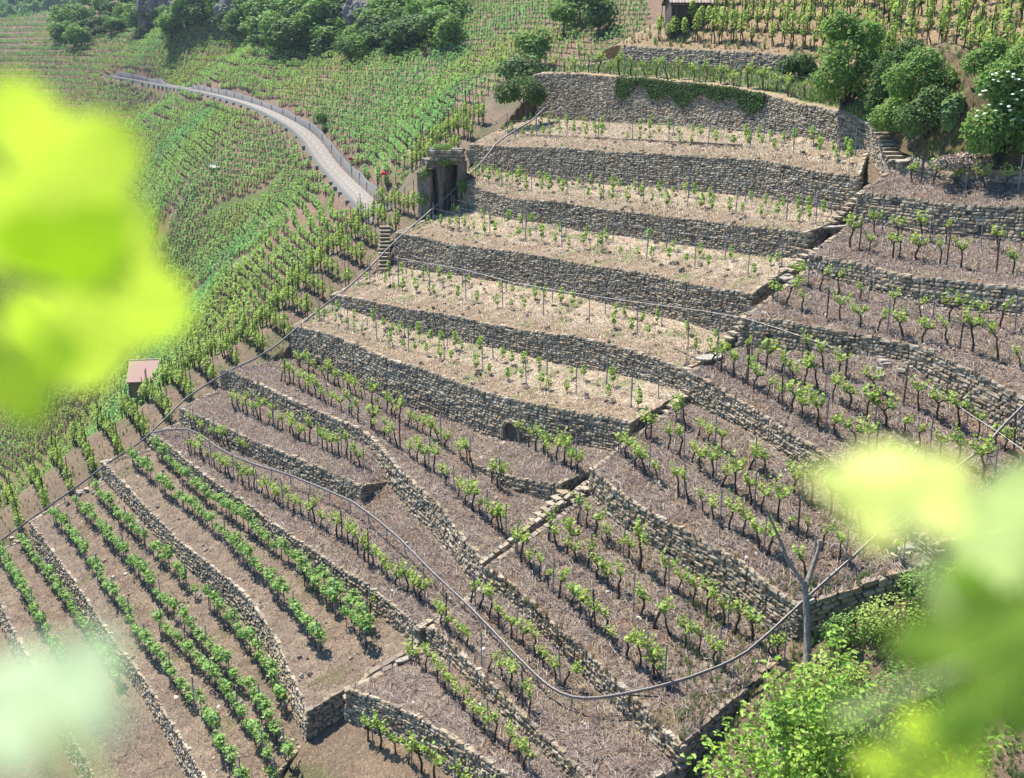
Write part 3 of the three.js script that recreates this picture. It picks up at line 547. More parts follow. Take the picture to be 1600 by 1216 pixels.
const ORD = ['first', 'second', 'third', 'fourth', 'fifth', 'sixth', 'seventh', 'eighth', 'ninth', 'tenth', 'eleventh', 'twelfth', 'thirteenth', 'fourteenth', 'fifteenth', 'sixteenth', 'seventeenth', 'eighteenth', 'nineteenth', 'twentieth'];
const ordinal = (i) => (i < 20 ? ORD[i] : i % 10 === 9 ? ['thirtieth', 'fortieth', 'fiftieth', 'sixtieth', 'seventieth', 'eightieth'][Math.floor(i / 10) - 2] : ['twenty', 'thirty', 'forty', 'fifty', 'sixty', 'seventy', 'eighty'][Math.floor((i + 1) / 10) - 2] + '-' + ORD[(i + 1) % 10 - 1]);
// a row: the ground line of its trunks in the picture, vines at even steps, posts now and then
function row(kind, where, line, opts = {}) {
  const pts = []; for (let i = 0; i + 1 < line.length; i++) { const [a, b] = [line[i], line[i + 1]], n = Math.max(2, Math.ceil(Math.hypot(b[0] - a[0], b[1] - a[1]) / 6)); for (let k = i ? 1 : 0; k <= n; k++) {
    const p = ground.pix(lerp(a[0], b[0], k / n), lerp(a[1], b[1], k / n)); if (!pts.length || p.distanceTo(pts[pts.length - 1]) < 1.3) pts.push(p);
  } }
  rowOn(kind, where, pts, opts);
}
const rowCount = {}, SIZE = { old: 1.1, hedge: 1.06, young: 1.1, staked: 1.05 }, SAY = { old: 'vine', leftOld: 'vine', hedge: 'vine', young: 'young vine', staked: 'vine', slope: 'vine' };
function rowOn(kind, where, pts, { step, post = 3.0, wood = false, gap = 0.09, scale = 1, jitter = 0.12, name } = {}) {
  step ??= { old: 1.0, hedge: 0.95, young: 1.15, staked: 1.15 }[kind];
  const q = resample(pts, step * 0.999), posts = [], spots = []; let walk = 0.3;
  q.forEach((p, i) => {
    const a = q[Math.max(0, i - 1)], b = q[Math.min(q.length - 1, i + 1)], dir = b.clone().sub(a).setY(0).normalize();
    if (i) walk += step;
    if (post && (walk >= post || i === 0 || i === q.length - 1) && (i === 0 || walk > 1.5)) { walk = 0; const s = p.clone().addScaledVector(dir, step * 0.4); s.y = ground.y(s.x, s.z); posts.push(s); }
    if (place() < gap) return;
    const s = p.clone().addScaledVector(dir, (place() - 0.5) * jitter * 2 * step); s.x += (place() - 0.5) * 0.14; s.z += (place() - 0.5) * 0.14; s.y = ground.y(s.x, s.z); spots.push([s, dir]);
  });
  // counted from whichever end is nearer
  const say = (i, n, what) => { const far = i < n / 2; return `${ordinal(far ? i : n - 1 - i)} ${what} from the ${far ? 'far' : 'near'} end, ${where}`; };
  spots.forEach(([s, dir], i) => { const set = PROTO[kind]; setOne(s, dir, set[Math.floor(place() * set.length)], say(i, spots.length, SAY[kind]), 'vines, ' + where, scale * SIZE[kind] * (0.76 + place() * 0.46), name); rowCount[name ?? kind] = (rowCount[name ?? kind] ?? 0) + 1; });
  if (posts.length > 2) { const o = posts[0], g = thing('trellis_wire', `two thin wires strung between the posts, ${where}`, 'wire', o.clone()); for (const h of [0.75, 1.35]) mesh('wire', tube(posts.map((p) => p.clone().sub(o).add(V(0, h, 0))), 0.005, 0.005, 4), steelMat, g); }
  posts.forEach((s, i) => { const isWood = wood && place() < 0.6, o = copyOf(postProto[isWood ? 'wood' : 'steel'], say(i, posts.length, isWood ? 'wooden post' : 'steel post'), 'posts, ' + where); o.position.copy(s); o.rotation.set((place() - 0.5) * 0.1, place() * 3, (place() - 0.5) * 0.12); o.scale.setScalar(0.95 + place() * 0.22); });
}
// --- right of the steps: old vines, terrace by terrace
row('old', 'single row under the kerb wall', [[1425, 286], [1474, 291], [1510, 297], [1553, 299], [1598, 302], [1660, 306]], { step: 1.55, wood: true });
row('old', 'row at the mortared grey wall\'s foot', [[1362, 366], [1441, 376], [1482, 384], [1566, 397], [1640, 405]], { step: 1.7 });
row('old', 'front row above the bridging-slab wall', [[1328, 391], [1366, 398], [1403, 404], [1439, 410], [1476, 418], [1520, 422], [1564, 428], [1640, 436]], { step: 1.5, wood: true });
row('old', 'row close under the bridging-slab wall', [[1250, 446], [1281, 454], [1347, 472], [1384, 488], [1452, 500], [1539, 511], [1640, 521]], { step: 1.45 });
row('old', 'front row above the bending wall', [[1205, 471], [1245, 490], [1304, 503], [1344, 512], [1380, 521], [1421, 533], [1455, 540], [1487, 545], [1524, 555], [1560, 565], [1640, 590]], { step: 1.35, wood: true });
row('old', 'row close under the bending wall', [[1244, 566], [1286, 581], [1316, 595], [1375, 616], [1442, 645], [1512, 680], [1570, 706]], { step: 1.15, wood: true });
row('old', 'second row under the bending wall', [[1168, 563], [1216, 589], [1240, 599], [1294, 625], [1355, 655], [1417, 687], [1482, 722], [1540, 750]], { step: 1.1 });
row('old', 'rim row above the yellow-leaf wall', [[1114, 575], [1156, 599], [1202, 626], [1251, 656], [1307, 683], [1366, 716], [1440, 765]], { step: 1.05, wood: true });
row('old', 'row close under the yellow-leaf wall', [[1056, 662], [1095, 689], [1119, 701], [1166, 730], [1191, 742], [1244, 776], [1320, 822], [1400, 872]], { step: 1.1 });
row('old', 'middle row above the big-block wall', [[1010, 686], [1054, 710], [1075, 722], [1120, 757], [1169, 787], [1197, 807], [1252, 842], [1310, 880]], { step: 1.0, wood: true });
row('old', 'rim row above the big-block wall', [[964, 707], [987, 727], [1027, 754], [1072, 784], [1119, 817], [1172, 850], [1199, 867], [1257, 902]], { step: 1.0 });
row('old', 'bushy row at the big-block wall\'s foot', [[899, 818], [940, 841], [981, 876], [1024, 911], [1072, 938], [1122, 974], [1174, 1006], [1215, 1035]], { step: 0.95, gap: 0.02, scale: 1.06 });
row('old', 'middle row above the weedy weathered wall', [[854, 842], [891, 872], [929, 900], [970, 940], [1015, 975], [1065, 1012], [1115, 1036]], { step: 0.95 });
row('old', 'rim row above the weedy weathered wall', [[804, 867], [835, 902], [875, 936], [910, 971], [950, 1000], [997, 1042], [1030, 1070]], { step: 0.95, wood: true });
row('old', 'row under the weedy wall beside the rail', [[737, 945], [777, 979], [807, 1005], [844, 1039], [880, 1075]], { step: 0.95 });
row('old', 'row outside the curved rail\'s bottom bend', [[691, 977], [717, 1001], [752, 1041], [785, 1064], [822, 1116], [866, 1166], [905, 1205]], { step: 0.95, wood: true });
row('old', 'row under the wall\'s corner below the rail', [[639, 1028], [674, 1055], [709, 1093], [727, 1110], [780, 1165], [820, 1205]], { step: 0.95 });
row('old', 'rim row above the pale bottom wall', [[582, 1056], [606, 1067], [647, 1092], [690, 1118], [740, 1150], [790, 1188]], { step: 0.95, wood: true });
row('old', 'row at the picture\'s very bottom edge', [[575, 1160], [630, 1190], [690, 1225], [760, 1265]], { step: 1.0 });
// --- below the arched wall, left of the steps: the same old vines as on the right
row('old', 'row nearest the wall with arched niches', [[466, 575], [506, 594], [555, 620], [590, 640], [626, 662], [664, 680], [695, 700], [726, 725], [760, 748], [777, 765]], { name: 'cordon_vine', step: 0.98 });
row('old', 'second row below the arched niches', [[441, 597], [474, 611], [507, 630], [542, 648], [579, 672], [620, 700], [650, 722], [679, 742], [714, 777], [747, 807], [785, 837]], { name: 'cordon_vine', step: 0.95, wood: true });
row('old', 'short row between arched niche and gully', [[807, 692], [844, 711], [881, 731], [905, 742]], { name: 'cordon_vine', step: 0.9, gap: 0 });
row('old', 'row above the short stepped wall', [[367, 640], [409, 660], [441, 675], [474, 691], [512, 706], [544, 722], [562, 731]], { name: 'cordon_vine', step: 0.85, gap: 0.02 });
row('old', 'row along the curved rail\'s upper side', [[302, 674], [357, 703], [436, 733], [504, 766], [544, 792], [601, 818], [662, 868], [700, 904]], { name: 'cordon_vine', step: 0.95, gap: 0.03 });
row('old', 'row on the curved rail\'s lower side', [[296, 708], [346, 739], [392, 765], [439, 791], [486, 818], [537, 847], [571, 877], [622, 917], [657, 937]], { name: 'cordon_vine', step: 0.92, wood: true });
// --- dense hedge rows in the lower corner
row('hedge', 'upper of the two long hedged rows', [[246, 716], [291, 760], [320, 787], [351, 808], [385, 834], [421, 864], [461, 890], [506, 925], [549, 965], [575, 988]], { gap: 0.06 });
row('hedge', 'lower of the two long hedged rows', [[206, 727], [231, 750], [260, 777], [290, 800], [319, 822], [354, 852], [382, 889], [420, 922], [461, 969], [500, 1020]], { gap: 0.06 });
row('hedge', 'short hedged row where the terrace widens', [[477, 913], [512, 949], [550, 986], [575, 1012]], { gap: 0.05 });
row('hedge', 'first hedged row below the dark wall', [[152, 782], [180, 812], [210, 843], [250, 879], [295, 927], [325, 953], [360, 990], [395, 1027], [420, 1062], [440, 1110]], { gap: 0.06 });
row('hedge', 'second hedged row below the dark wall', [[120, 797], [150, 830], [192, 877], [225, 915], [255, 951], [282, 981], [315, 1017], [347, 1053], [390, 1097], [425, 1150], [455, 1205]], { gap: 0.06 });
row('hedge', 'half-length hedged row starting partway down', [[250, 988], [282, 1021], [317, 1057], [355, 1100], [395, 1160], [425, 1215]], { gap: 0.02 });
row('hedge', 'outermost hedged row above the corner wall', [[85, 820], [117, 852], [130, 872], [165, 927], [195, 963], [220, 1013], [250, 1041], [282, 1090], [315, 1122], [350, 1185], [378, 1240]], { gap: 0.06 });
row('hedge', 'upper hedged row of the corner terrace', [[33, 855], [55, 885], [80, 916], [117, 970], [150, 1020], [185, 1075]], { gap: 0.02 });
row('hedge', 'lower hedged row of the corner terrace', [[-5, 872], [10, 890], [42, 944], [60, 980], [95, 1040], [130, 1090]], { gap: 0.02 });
// --- young vines on the straw terraces, two rows each, with steel posts
const YOUNG = [['W1W2', 'ivy wall', [0.3, 0.62]], ['W2W3', 'dark brown wall', [0.28, 0.66]], ['W3W4', 'wall by the bridging slab', [0.25, 0.6]], ['W4W5', 'wall crossed by the hose', [0.26, 0.6]], ['W5W6', 'thinning low wall', [0.3, 0.64]]];
const stretch = (b, v) => { const n = 60, out = []; for (let i = 0; i <= n; i++) { const t = lerp(0.035, 0.965, i / n), p = along(b.upper, t).lerp(along(b.lower, t), v); p.y = ground.y(p.x, p.z); out.push(p); } return out; };
for (const [id, where, vs] of YOUNG) vs.forEach((v, k) => rowOn('young', `${k ? 'outer' : 'inner'} row below the ${where}`, stretch(benches.find((b) => b.id === id), v), { step: k ? 1.5 : 1.35, post: 4.2, gap: id < 'W3' ? 0.14 : 0.3, jitter: 0.25 }));
// --- the row of old vines along the grassy ledge, and the leafy slope above the topmost wall
rowOn('old', 'twisted row on the grassy ivy-wall ledge', walls.W1.T.slice(5, -3).map((p) => { const q = p.clone().addScaledVector(udir, 0.5); q.y = ground.y(q.x, q.z); return q; }), { step: 1.75, gap: 0, post: 4.5, scale: 1.12 });
[0.9, 2.6, 4.3, 6.1, 8, 10, 12.2, 14.6].forEach((e, k) => {
  const pts = []; for (let i = 0; i < upperFoot.length; i += 2) { const [s] = su_(upperFoot[i]); const off = e + 5.2 * sstep(-60, -50, s); const p = upperAt(i, off); const [x, y] = toPix(p); if (x < 1640 && y > -40 && s > -86 && s < -36) { p.y = ground.y(p.x, p.z); pts.push(p); } }
  if (pts.length > 3) rowOn('staked', `${ordinal(k)} row up the dry top slope`, pts, { step: 1.25, post: 0, gap: 0.08, scale: 1.22, name: 'slope_vine' });
});
// --- beyond the monorail: short rows of staked vines running out over the crest
{
  let k = 0;
  for (let u = 57; u > -2; u -= 1.95, k++) {
    const s0 = lin(LEFT, u) - (k % 3 === 0 ? 1.3 : 1.0), pts = [];
    for (let d = 0; d <= 11; d += 0.5) { const s = s0 - d, uu = u + 0.05 * d; const p = fromSU(s, uu, 0); p.y = ground.y(p.x, p.z); pts.push(p); }
    if (u > 46 && u < 51) continue;
    rowOn('staked', `${ordinal(k)} row from the top beyond the monorail`, u > 40 ? pts.slice(4) : pts, { step: 1.0, post: 0, gap: 0.05, scale: 1.05 });
  }
}
console.log('vines', JSON.stringify(rowCount));

// ------------------------------------------------------------------ rails, hoses, steps, slabs
const railMat = new THREE.MeshStandardMaterial({ color: rgb(0.36, 0.33, 0.32), metalness: 0.25, roughness: 0.5, map: grain });
const hoseMat = new THREE.MeshStandardMaterial({ color: rgb(0.55, 0.48, 0.42), roughness: 0.6 });
function pathOver(line, h) {           // picture line of something carried h metres above the ground -> 3D, smoothed
  let pts = [];
  for (let i = 0; i + 1 < line.length; i++) { const [a, b] = [line[i], line[i + 1]], n = Math.max(1, Math.round(Math.hypot(b[0] - a[0], b[1] - a[1]) / 9)); for (let k = i ? 1 : 0; k <= n; k++) pts.push([lerp(a[0], b[0], k / n), lerp(a[1], b[1], k / n)]); }
  let k = pts.map(([x, y]) => { const d = ray(x, y); let q = toPix(onHill(x, y, h - 0.75))[2]; return q; });
  for (let r = 0; r < 4; r++) k = k.map((v, i) => (k[Math.max(0, i - 1)] + 2 * v + k[Math.min(k.length - 1, i + 1)]) / 4);
  return pts.map(([x, y], i) => at(x, y, k[i]));
}
function monorail(label, line, h, thick = 0.05) {
  const pts = resample(pathOver(line, h), 0.6), t = thing('monorail', label, 'rail track', pts[Math.floor(pts.length / 2)].clone(), null), o = t.position;
  const rel = pts.map((p) => p.clone().sub(o));
  mesh('rail', tube(rel, thick, thick, 8), railMat, t);
  const rack = rel.map((p) => p.clone().add(V(0, -0.085, 0))); mesh('rack', tube(rack, 0.03, 0.03, 4), railMat, t);
  for (let i = 2; i < pts.length; i += 4) {
    const y = ground.y(pts[i].x, pts[i].z, pts[i].y + 0.4), H = pts[i].y - y; if (H < 0.1 || H > 3.2) continue;
    const leg = mesh('support', (() => { const q = [tube([V(0, 0.02, 0), V(0, -H - 0.15, 0)], 0.025, 0.025, 6)]; if (i % 8 === 2) q.push(tube([V(0, -H * 0.45, 0), V(0.45, -H - 0.1, 0.3)], 0.02, 0.02, 5)); return mergeGeometries(q); })(), steelMat, t);
    leg.position.copy(rel[i]); const foot = mesh('clamp', new THREE.CylinderGeometry(0.05, 0.05, 0.1, 8), steelMat, t); foot.position.copy(rel[i]).add(V(0, -H * 0.45, 0));
  }
  return pts;
}
monorail('grey monorail track running straight down the left edge of all the terraces', [[852, 168], [830, 189], [800, 206], [775, 224], [758, 247], [735, 272], [705, 300], [660, 340], [620, 374], [575, 420], [540, 452], [500, 482], [465, 511], [430, 541], [395, 562], [360, 578], [320, 602], [290, 622], [262, 650], [220, 690], [170, 722], [120, 760], [60, 802], [0, 845], [-60, 890]], 0.75);
monorail('curved monorail track sweeping across the vine rows and up past the dead branch', [[235, 676], [262, 671], [292, 670], [312, 678], [337, 697], [362, 711], [400, 726], [450, 741], [502, 762], [550, 783], [587, 810], [625, 842], [675, 893], [732, 946], [775, 990], [800, 1017], [830, 1047], [848, 1064], [870, 1080], [892, 1088], [918, 1091], [942, 1089], [962, 1086], [1017, 1075], [1072, 1060], [1125, 1040], [1162, 1022], [1200, 990], [1270, 925], [1330, 872], [1380, 826], [1450, 765], [1500, 726], [1540, 697], [1570, 662], [1605, 628], [1650, 590]], 0.9, 0.04);
function hose(label, line, h, rad = 0.028, m = hoseMat, name = 'hose', cat = 'hose') { const pts = resample(pathOver(line, h), 0.5); const o = pts[0].clone(); const g = thing(name, label, cat, o); mesh('pipe', tube(pts.map((p) => p.clone().sub(o)), rad, rad, 6), m, g); const c = mesh('end_fitting', new THREE.CylinderGeometry(rad * 1.5, rad * 1.5, 0.12, 8), steelMat, g); c.rotation.z = 1.57; }
hose('pale hose strung across the fourth straw terrace past its wall', [[617, 402], [660, 410], [720, 420], [800, 441], [860, 452], [950, 466], [1010, 474], [1100, 486], [1160, 496], [1200, 508], [1260, 528], [1315, 547]], 0.9, 0.014);
hose('thin cable running from the shaded wall down past the rail', [[1430, 590], [1480, 622], [1520, 650], [1560, 675], [1610, 712]], 0.4, 0.014);
function plank(label, a, b, w, h, m, name = 'edging_board', cat = 'board') { const p = ground.pix(...a), q = ground.pix(...b), L2 = p.distanceTo(q), g = thing(name, label, cat, p.clone().lerp(q, 0.5)); g.lookAt(q); g.rotateY(Math.PI / 2);
  const n = Math.max(1, Math.round(L2 / 3)); for (let i = 0; i < n; i++) { const bx = new THREE.BoxGeometry(L2 / n - 0.02, h, w); const m2 = mesh('board', bx, m, g); m2.position.set(-L2 / 2 + L2 / n * (i + 0.5), h / 2 + 0.02 + 0.02 * (i % 2), 0.02 * ((i * 7) % 3)); } return g; }
plank('long dark edging board in front of the young vines under the ivy wall', [822, 214], [1160, 231], 0.06, 0.22, oldWood);
plank('thin board lying on the straw terrace near the pale stepping slab', [1052, 544], [1092, 561], 0.14, 0.05, oldWood);
// pale slabs that bridge the steps
const slabGeo = (w, h, d, seed) => { const r = rng(seed), s = new THREE.Shape(), n = 7; for (let i = 0; i < n; i++) { const a = i / n * 6.283, q = 0.8 + r() * 0.35; i ? s.lineTo(Math.cos(a) * w / 2 * q, Math.sin(a) * d / 2 * q) : s.moveTo(w / 2 * q, 0); } s.closePath(); const g = new THREE.ExtrudeGeometry(s, { depth: h, bevelEnabled: true, bevelSize: 0.015, bevelThickness: 0.015, bevelSegments: 1 }); g.rotateX(-Math.PI / 2); return g; };
function slab(label, px, py, w, d, turn, tilt, seed, lift = 0.25) { const g = thing('stone_slab', label, 'stone slab', ground.pix(px, py).add(V(0, lift, 0))); g.rotation.set(tilt, turn, 0.05); mesh('slab', slabGeo(w, 0.09, d, seed), slabMat, g); const f = mesh('footing', stoneGeos[seed % 6], stoneMats[1], g); f.scale.set(w * 0.5, 0.3, d * 0.5); f.position.y = -0.16; }
slab('flat pale slab bridging the steps at the end of the second straw terrace', 1304, 362, 1.7, 0.7, 0.2, 0, 3);
slab('white pointed slab tilted on the steps under the third straw terrace', 1228, 441, 1.5, 1.0, 0.9, 0.25, 4, 0.35);
slab('pale broad slab on the steps at the end of the fifth straw terrace', 1108, 568, 1.7, 0.8, 0.3, 0.1, 5, 0.3);
slab('pale slab at the head of the steps by the mossy bank', 1412, 257, 1.3, 0.9, 0.5, 0, 6, 0.15);
slab('light flat stone lying under the short vine row below the rail corner', 630, 1034, 0.8, 0.35, 0.4, 0.1, 8, 0.05);
// flights of steps: every tread a slab of its own
function steps(label, top, bot, n, w, face) {
  const a = top, b = bot, g = thing('stone_steps', label, 'steps', b.clone()), dir = b.clone().sub(a).setY(0).normalize(), yaw = Math.atan2(dir.x, dir.z), rise = (a.y - b.y) / n, run = Math.hypot(b.x - a.x, b.z - a.z) / n, r = rng(n * 17 + w * 10);
  for (let i = 0; i < n; i++) {
    const p = a.clone().lerp(b, (i + 0.5) / n).sub(b), t = mesh('step', stoneGeos[i % 6], i % 3 ? stoneMats[0] : stoneMats[3], g); t.position.copy(p).add(V(0, 0.02, 0)); t.rotation.set(-1.57, 0, 0); t.rotation.order = 'YXZ'; t.rotation.set(-Math.PI / 2, yaw + (r() - 0.5) * 0.1, 0); t.scale.set(w * (0.9 + r() * 0.15), run * 1.35 + 0.06, 0.13);
    const u = mesh('riser', stoneGeos[(i + 2) % 6], stoneMats[i % 2 ? 4 : 1], g); u.position.copy(p).add(V(0, -0.16 - rise * 0.3, 0)).addScaledVector(dir, -0.12); u.rotation.y = yaw; u.scale.set(w * 0.92, rise + 0.1, run);
  }
  return g;
}
const off = (p, x, y, z) => p.clone().add(V(x, y, z));
steps('long narrow flight of stone steps beside the monorail, above the fourth straw terrace', onHill(602, 352, 0.1), off(ground.pix(600, 424), 0, 0.05, 0), 12, 0.95);
steps('short flight of stone steps by the rock outcrop at the end of the dark wall', onHill(737, 233, -0.2), off(ground.pix(750, 264), 0, 0.05, 0), 7, 1.3);
steps('flight of stone steps at the mossy bank, climbing to the grassy path', onHill(1378, 194, 0.05), onHill(1408, 254, -0.1), 10, 1.5);
// gullies with steps between the two groups of terraces
[['W2', 'R1', 'steep flight of steps beside the end of the dark wall'], ['W3', 'R2', 'steep flight of steps under the bridging slab'], ['W4', 'R3', 'steep flight of steps under the white pointed slab'], ['W5', 'R4', 'steep flight of steps below the pale broad slab'], ['W6', 'R5', 'steep flight of steps below the end of the arched wall'], ['R6', 'R5', 'steep flight of steps in the brown gully'], ['W7', 'R7', 'steep flight of steps at the corner below the bent wall'], ['W9', 'R9', 'steep flight of steps at the wall corner by the rail']].forEach(([a, b, label], i) => {
  const A = walls[a].T[walls[a].T.length - 1], p = A.clone().addScaledVector(sdir, 0.45), long = a === 'W6', q = p.clone().addScaledVector(udir, long ? -4.0 : -2.8); p.y = baseY(su_(p)[0], su_(p)[1]) + 0.55; q.y = baseY(su_(q)[0], su_(q)[1]) + 0.3;
  steps(label, p, q, long ? 11 : 8, 0.62);
});
// ------------------------------------------------------------------ rocks, bushes, ivy and grass on the terraces
function rockGeo(seed, detail = 3, rough = 0.35) {
  const g = new THREE.IcosahedronGeometry(1, detail), p = g.attributes.position;
  for (let i = 0; i < p.count; i++) { const v = V(p.getX(i), p.getY(i), p.getZ(i)), k = 1 + rough * fbm(v.x * 1.3 + seed, v.y * 1.3, v.z * 1.3, 3) + 0.12 * Math.abs(noise(v.x * 4 + seed, v.y * 4, v.z * 4)); p.setXYZ(i, v.x * k, v.y * k, v.z * k); }
  g.computeVertexNormals(); return g;
}
// a squared, cleft block of rock with hard edges
function cragGeo(seed) { const g = new THREE.BoxGeometry(1, 1, 1, 5, 7, 4), p = g.attributes.position; for (let i = 0; i < p.count; i++) { const v = V(p.getX(i), p.getY(i), p.getZ(i)), k = 1 + 0.30 * fbm(v.x * 2.2 + seed * 7, v.y * 1.7, v.z * 2.2, 3) - 0.12 * (Math.abs(v.x) > 0.49 && Math.abs(v.z) > 0.49 ? 1 : 0); p.setXYZ(i, v.x * k, v.y * (1 + 0.12 * noise(v.x * 3 + seed, v.z * 3, 4)), v.z * k); } const f = g.toNonIndexed(); f.computeVertexNormals(); return f; }
const rockMat = new THREE.MeshStandardMaterial({ color: rgb(0.34, 0.29, 0.235), map: grain, bumpMap: grainBump, bumpScale: 0.12, roughness: 0.95 });
const mossMat = new THREE.MeshStandardMaterial({ color: rgb(0.20, 0.19, 0.05), map: grain, bumpMap: grainBump, bumpScale: 0.1, roughness: 1 });
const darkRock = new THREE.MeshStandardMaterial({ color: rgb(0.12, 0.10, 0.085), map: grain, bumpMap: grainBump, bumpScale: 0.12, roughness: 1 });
{ // the outcrop between the second and third walls: pillars of rock with dark clefts
  const base = ground.pix(700, 322), g = thing('rock_outcrop', 'craggy rock pillars with dark clefts between the dark wall and the monorail', 'rock', base), d = toPix(base)[2], k = d / FPX;
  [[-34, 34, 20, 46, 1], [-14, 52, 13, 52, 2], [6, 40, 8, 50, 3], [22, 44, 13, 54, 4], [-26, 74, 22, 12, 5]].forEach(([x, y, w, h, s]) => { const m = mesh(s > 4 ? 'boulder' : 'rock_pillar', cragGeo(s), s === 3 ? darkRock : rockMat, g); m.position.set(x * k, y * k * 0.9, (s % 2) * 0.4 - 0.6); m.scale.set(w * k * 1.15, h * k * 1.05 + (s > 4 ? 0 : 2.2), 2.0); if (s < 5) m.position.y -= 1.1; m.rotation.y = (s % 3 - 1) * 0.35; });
  { const r = rng(44); for (let q = 0; q < 3; q++) for (let i = 0; i < 6; i++) { const b = mesh('block', stoneGeos[(i + q) % 6], stoneMats[(i * 2 + q) % 6], g); b.position.set((-22 + i * 8.4 + (q % 2) * 4) * k, (74 + q * 5.2) * k, 0.75 + r() * 0.1); b.scale.set(0.42 + r() * 0.08, 0.25, 0.5); b.rotation.z = (r() - 0.5) * 0.1; } const cap = mesh('boulder', cragGeo(12), rockMat, g); cap.position.set(0, 76 * k, -0.35); cap.scale.set(52 * k, 24 * k, 1.7); }
  mesh('ferns', bushGeo(88, [[-34 * k, 52 * k, 0.7, 0.6, 0.6], [-4 * k, 70 * k, 1.0, 0.6, 0.3], [24 * k, 34 * k, 0.9, 0.4, 0.6], [-6 * k, 92 * k, 0.6, 0.9, 0.25], [-40 * k, 14 * k, 0.8, 0.6, 0.6]], 1500, 0.13), L.bush, g);
  const c = mesh('cleft', rockGeo(9, 2, 0.2), darkRock, g); c.position.set(14 * k, 26 * k, -1.0); c.scale.set(34 * k, 26 * k, 0.9);  // solid dark lump painted as the shade of an open cleft
}
{ // mossy rock at the bank
  const base = ground.pix(1405, 250), g = thing('mossy_rock', 'brown mossy rock face beside the steps to the grassy path', 'rock', base), k = toPix(base)[2] / FPX;
  [[10, 30, 26, 40, rockMat, 1], [34, 42, 30, 46, rockMat, 2], [-4, 60, 20, 34, mossMat, 3], [58, 22, 30, 26, rockMat, 4], [22, 74, 24, 26, mossMat, 5], [46, 60, 18, 26, darkRock, 6]].forEach(([x, y, w, h, m, s]) => { const o = mesh(m === mossMat ? 'moss_cushion' : 'boulder', rockGeo(s * 5.1, 3, 0.45), m, g); o.position.set(x * k, y * k, -1.6 - 0.25 * s); o.scale.set(w * k, h * k * 0.8, 1.4); });
}
// a bush: many small leaves spread through several uneven lobes round short stems
function bushGeo(seed, lobes, n, leaf) {
  const r = rng(seed), lf = new Leaves(r);
  for (let i = 0; i < n; i++) {
    const l = lobes[Math.floor(r() * lobes.length)], a = r() * 6.283, c = r() * 2 - 1, s = Math.sqrt(1 - c * c), d = V(Math.cos(a) * s, c, Math.sin(a) * s), e = 0.55 + 0.45 * Math.pow(r(), 0.5), w = 1 + 0.35 * fbm(d.x * 2 + seed, d.y * 2, d.z * 2 + l[0], 2);
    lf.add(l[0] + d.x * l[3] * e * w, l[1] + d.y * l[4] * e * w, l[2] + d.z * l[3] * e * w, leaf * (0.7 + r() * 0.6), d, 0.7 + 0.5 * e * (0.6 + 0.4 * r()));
  }
  return lf.geo();
}
function bush(name, label, cat, px, py, lobes, n, leaf, mat, opts = {}) {
  const base = opts.at ?? ground.pix(px, py), g = thing(name, label, cat, base, opts.group), hi = Math.max(...lobes.map((l) => l[1]));
  mesh('foliage', bushGeo(opts.seed ?? px, lobes, n, leaf), mat, g);
  const st = lobes.slice(0, 4).map((l, i) => tube([V(l[0] * 0.1, -0.2, l[2] * 0.1), V(l[0] * 0.5, l[1] * 0.5, l[2] * 0.5), V(l[0], l[1] + l[4] * 0.3, l[2])], 0.07 * hi / 3 + 0.02, 0.02, 5, 0.2, i)); mesh('stems', mergeGeometries(st), barkMat, g);
  if (opts.sun !== undefined) g.rotation.y = opts.sun; return g;
}
bush('bush', 'big dark green bush above the path where it meets the rock bank', 'bush', 1320, 168, [[0, 3.4, 0, 1.9, 1.6], [-1.0, 2.0, 0.4, 1.3, 1.4], [1.0, 4.6, -0.2, 1.3, 1.0], [1.4, 2.0, 0.3, 1.3, 1.6], [-0.6, 5.2, -0.5, 1.1, 0.9]], 5200, 0.2, L.bush);
bush('bush', 'dark low bush hanging over the rubble wall beside the big bush', 'bush', 1248, 122, [[0, 1.1, 0, 1.0, 0.8], [1.2, 1.0, 0, 1.0, 0.7], [-0.9, 0.8, 0.2, 0.8, 0.6]], 2000, 0.16, L.dark);
bush('bush', 'pale leafy bush with bare grey twigs behind the big dark bush', 'bush', 1375, 112, [[0, 1.3, 0, 1.2, 1.0], [0.9, 0.9, 0.3, 0.8, 0.8]], 1500, 0.17, L.bush);
bush('bush', 'rounded mid-green bush on top of the mossy rock', 'bush', 1432, 165, [[0, 1.6, 0, 1.4, 1.1], [-1.2, 1.5, 0.2, 1.0, 1.0], [1.3, 1.4, 0, 1.1, 1.1], [0.3, 2.6, -0.3, 1.1, 0.8]], 3600, 0.16, L.bush);
bush('elder_bush', 'large bright shrub with flat white flower heads, at the picture edge', 'bush', 1562, 255, [[0, 2.2, 0, 1.5, 1.4], [-1.1, 1.8, 0.3, 1.2, 1.2], [0.9, 3.6, -0.2, 1.4, 1.2], [-0.3, 4.4, -0.3, 1.1, 0.9], [1.5, 1.6, 0.3, 1.3, 1.4]], 5600, 0.19, L.bush);
{ const e = scene.children[scene.children.length - 1], r = rng(77), mat = new THREE.MeshStandardMaterial({ color: rgb(0.55, 0.60, 0.42), roughness: 0.9 }), fg = new THREE.SphereGeometry(0.1, 7, 5); fg.scale(1, 0.35, 1); for (let i = 0; i < 60; i++) { const m = mesh('flower_head', fg, mat, e); const th = r() * 3.14, ph = r() * 1.2; m.position.set(0.1 + Math.cos(th) * 1.9 * Math.cos(ph * 0.6), 2.2 + ph * 2.4, 0.2 + Math.sin(th) * 1.25 * Math.cos(ph * 0.8)); m.rotation.set(0.5 * r(), r(), 0.4 * r()); } }
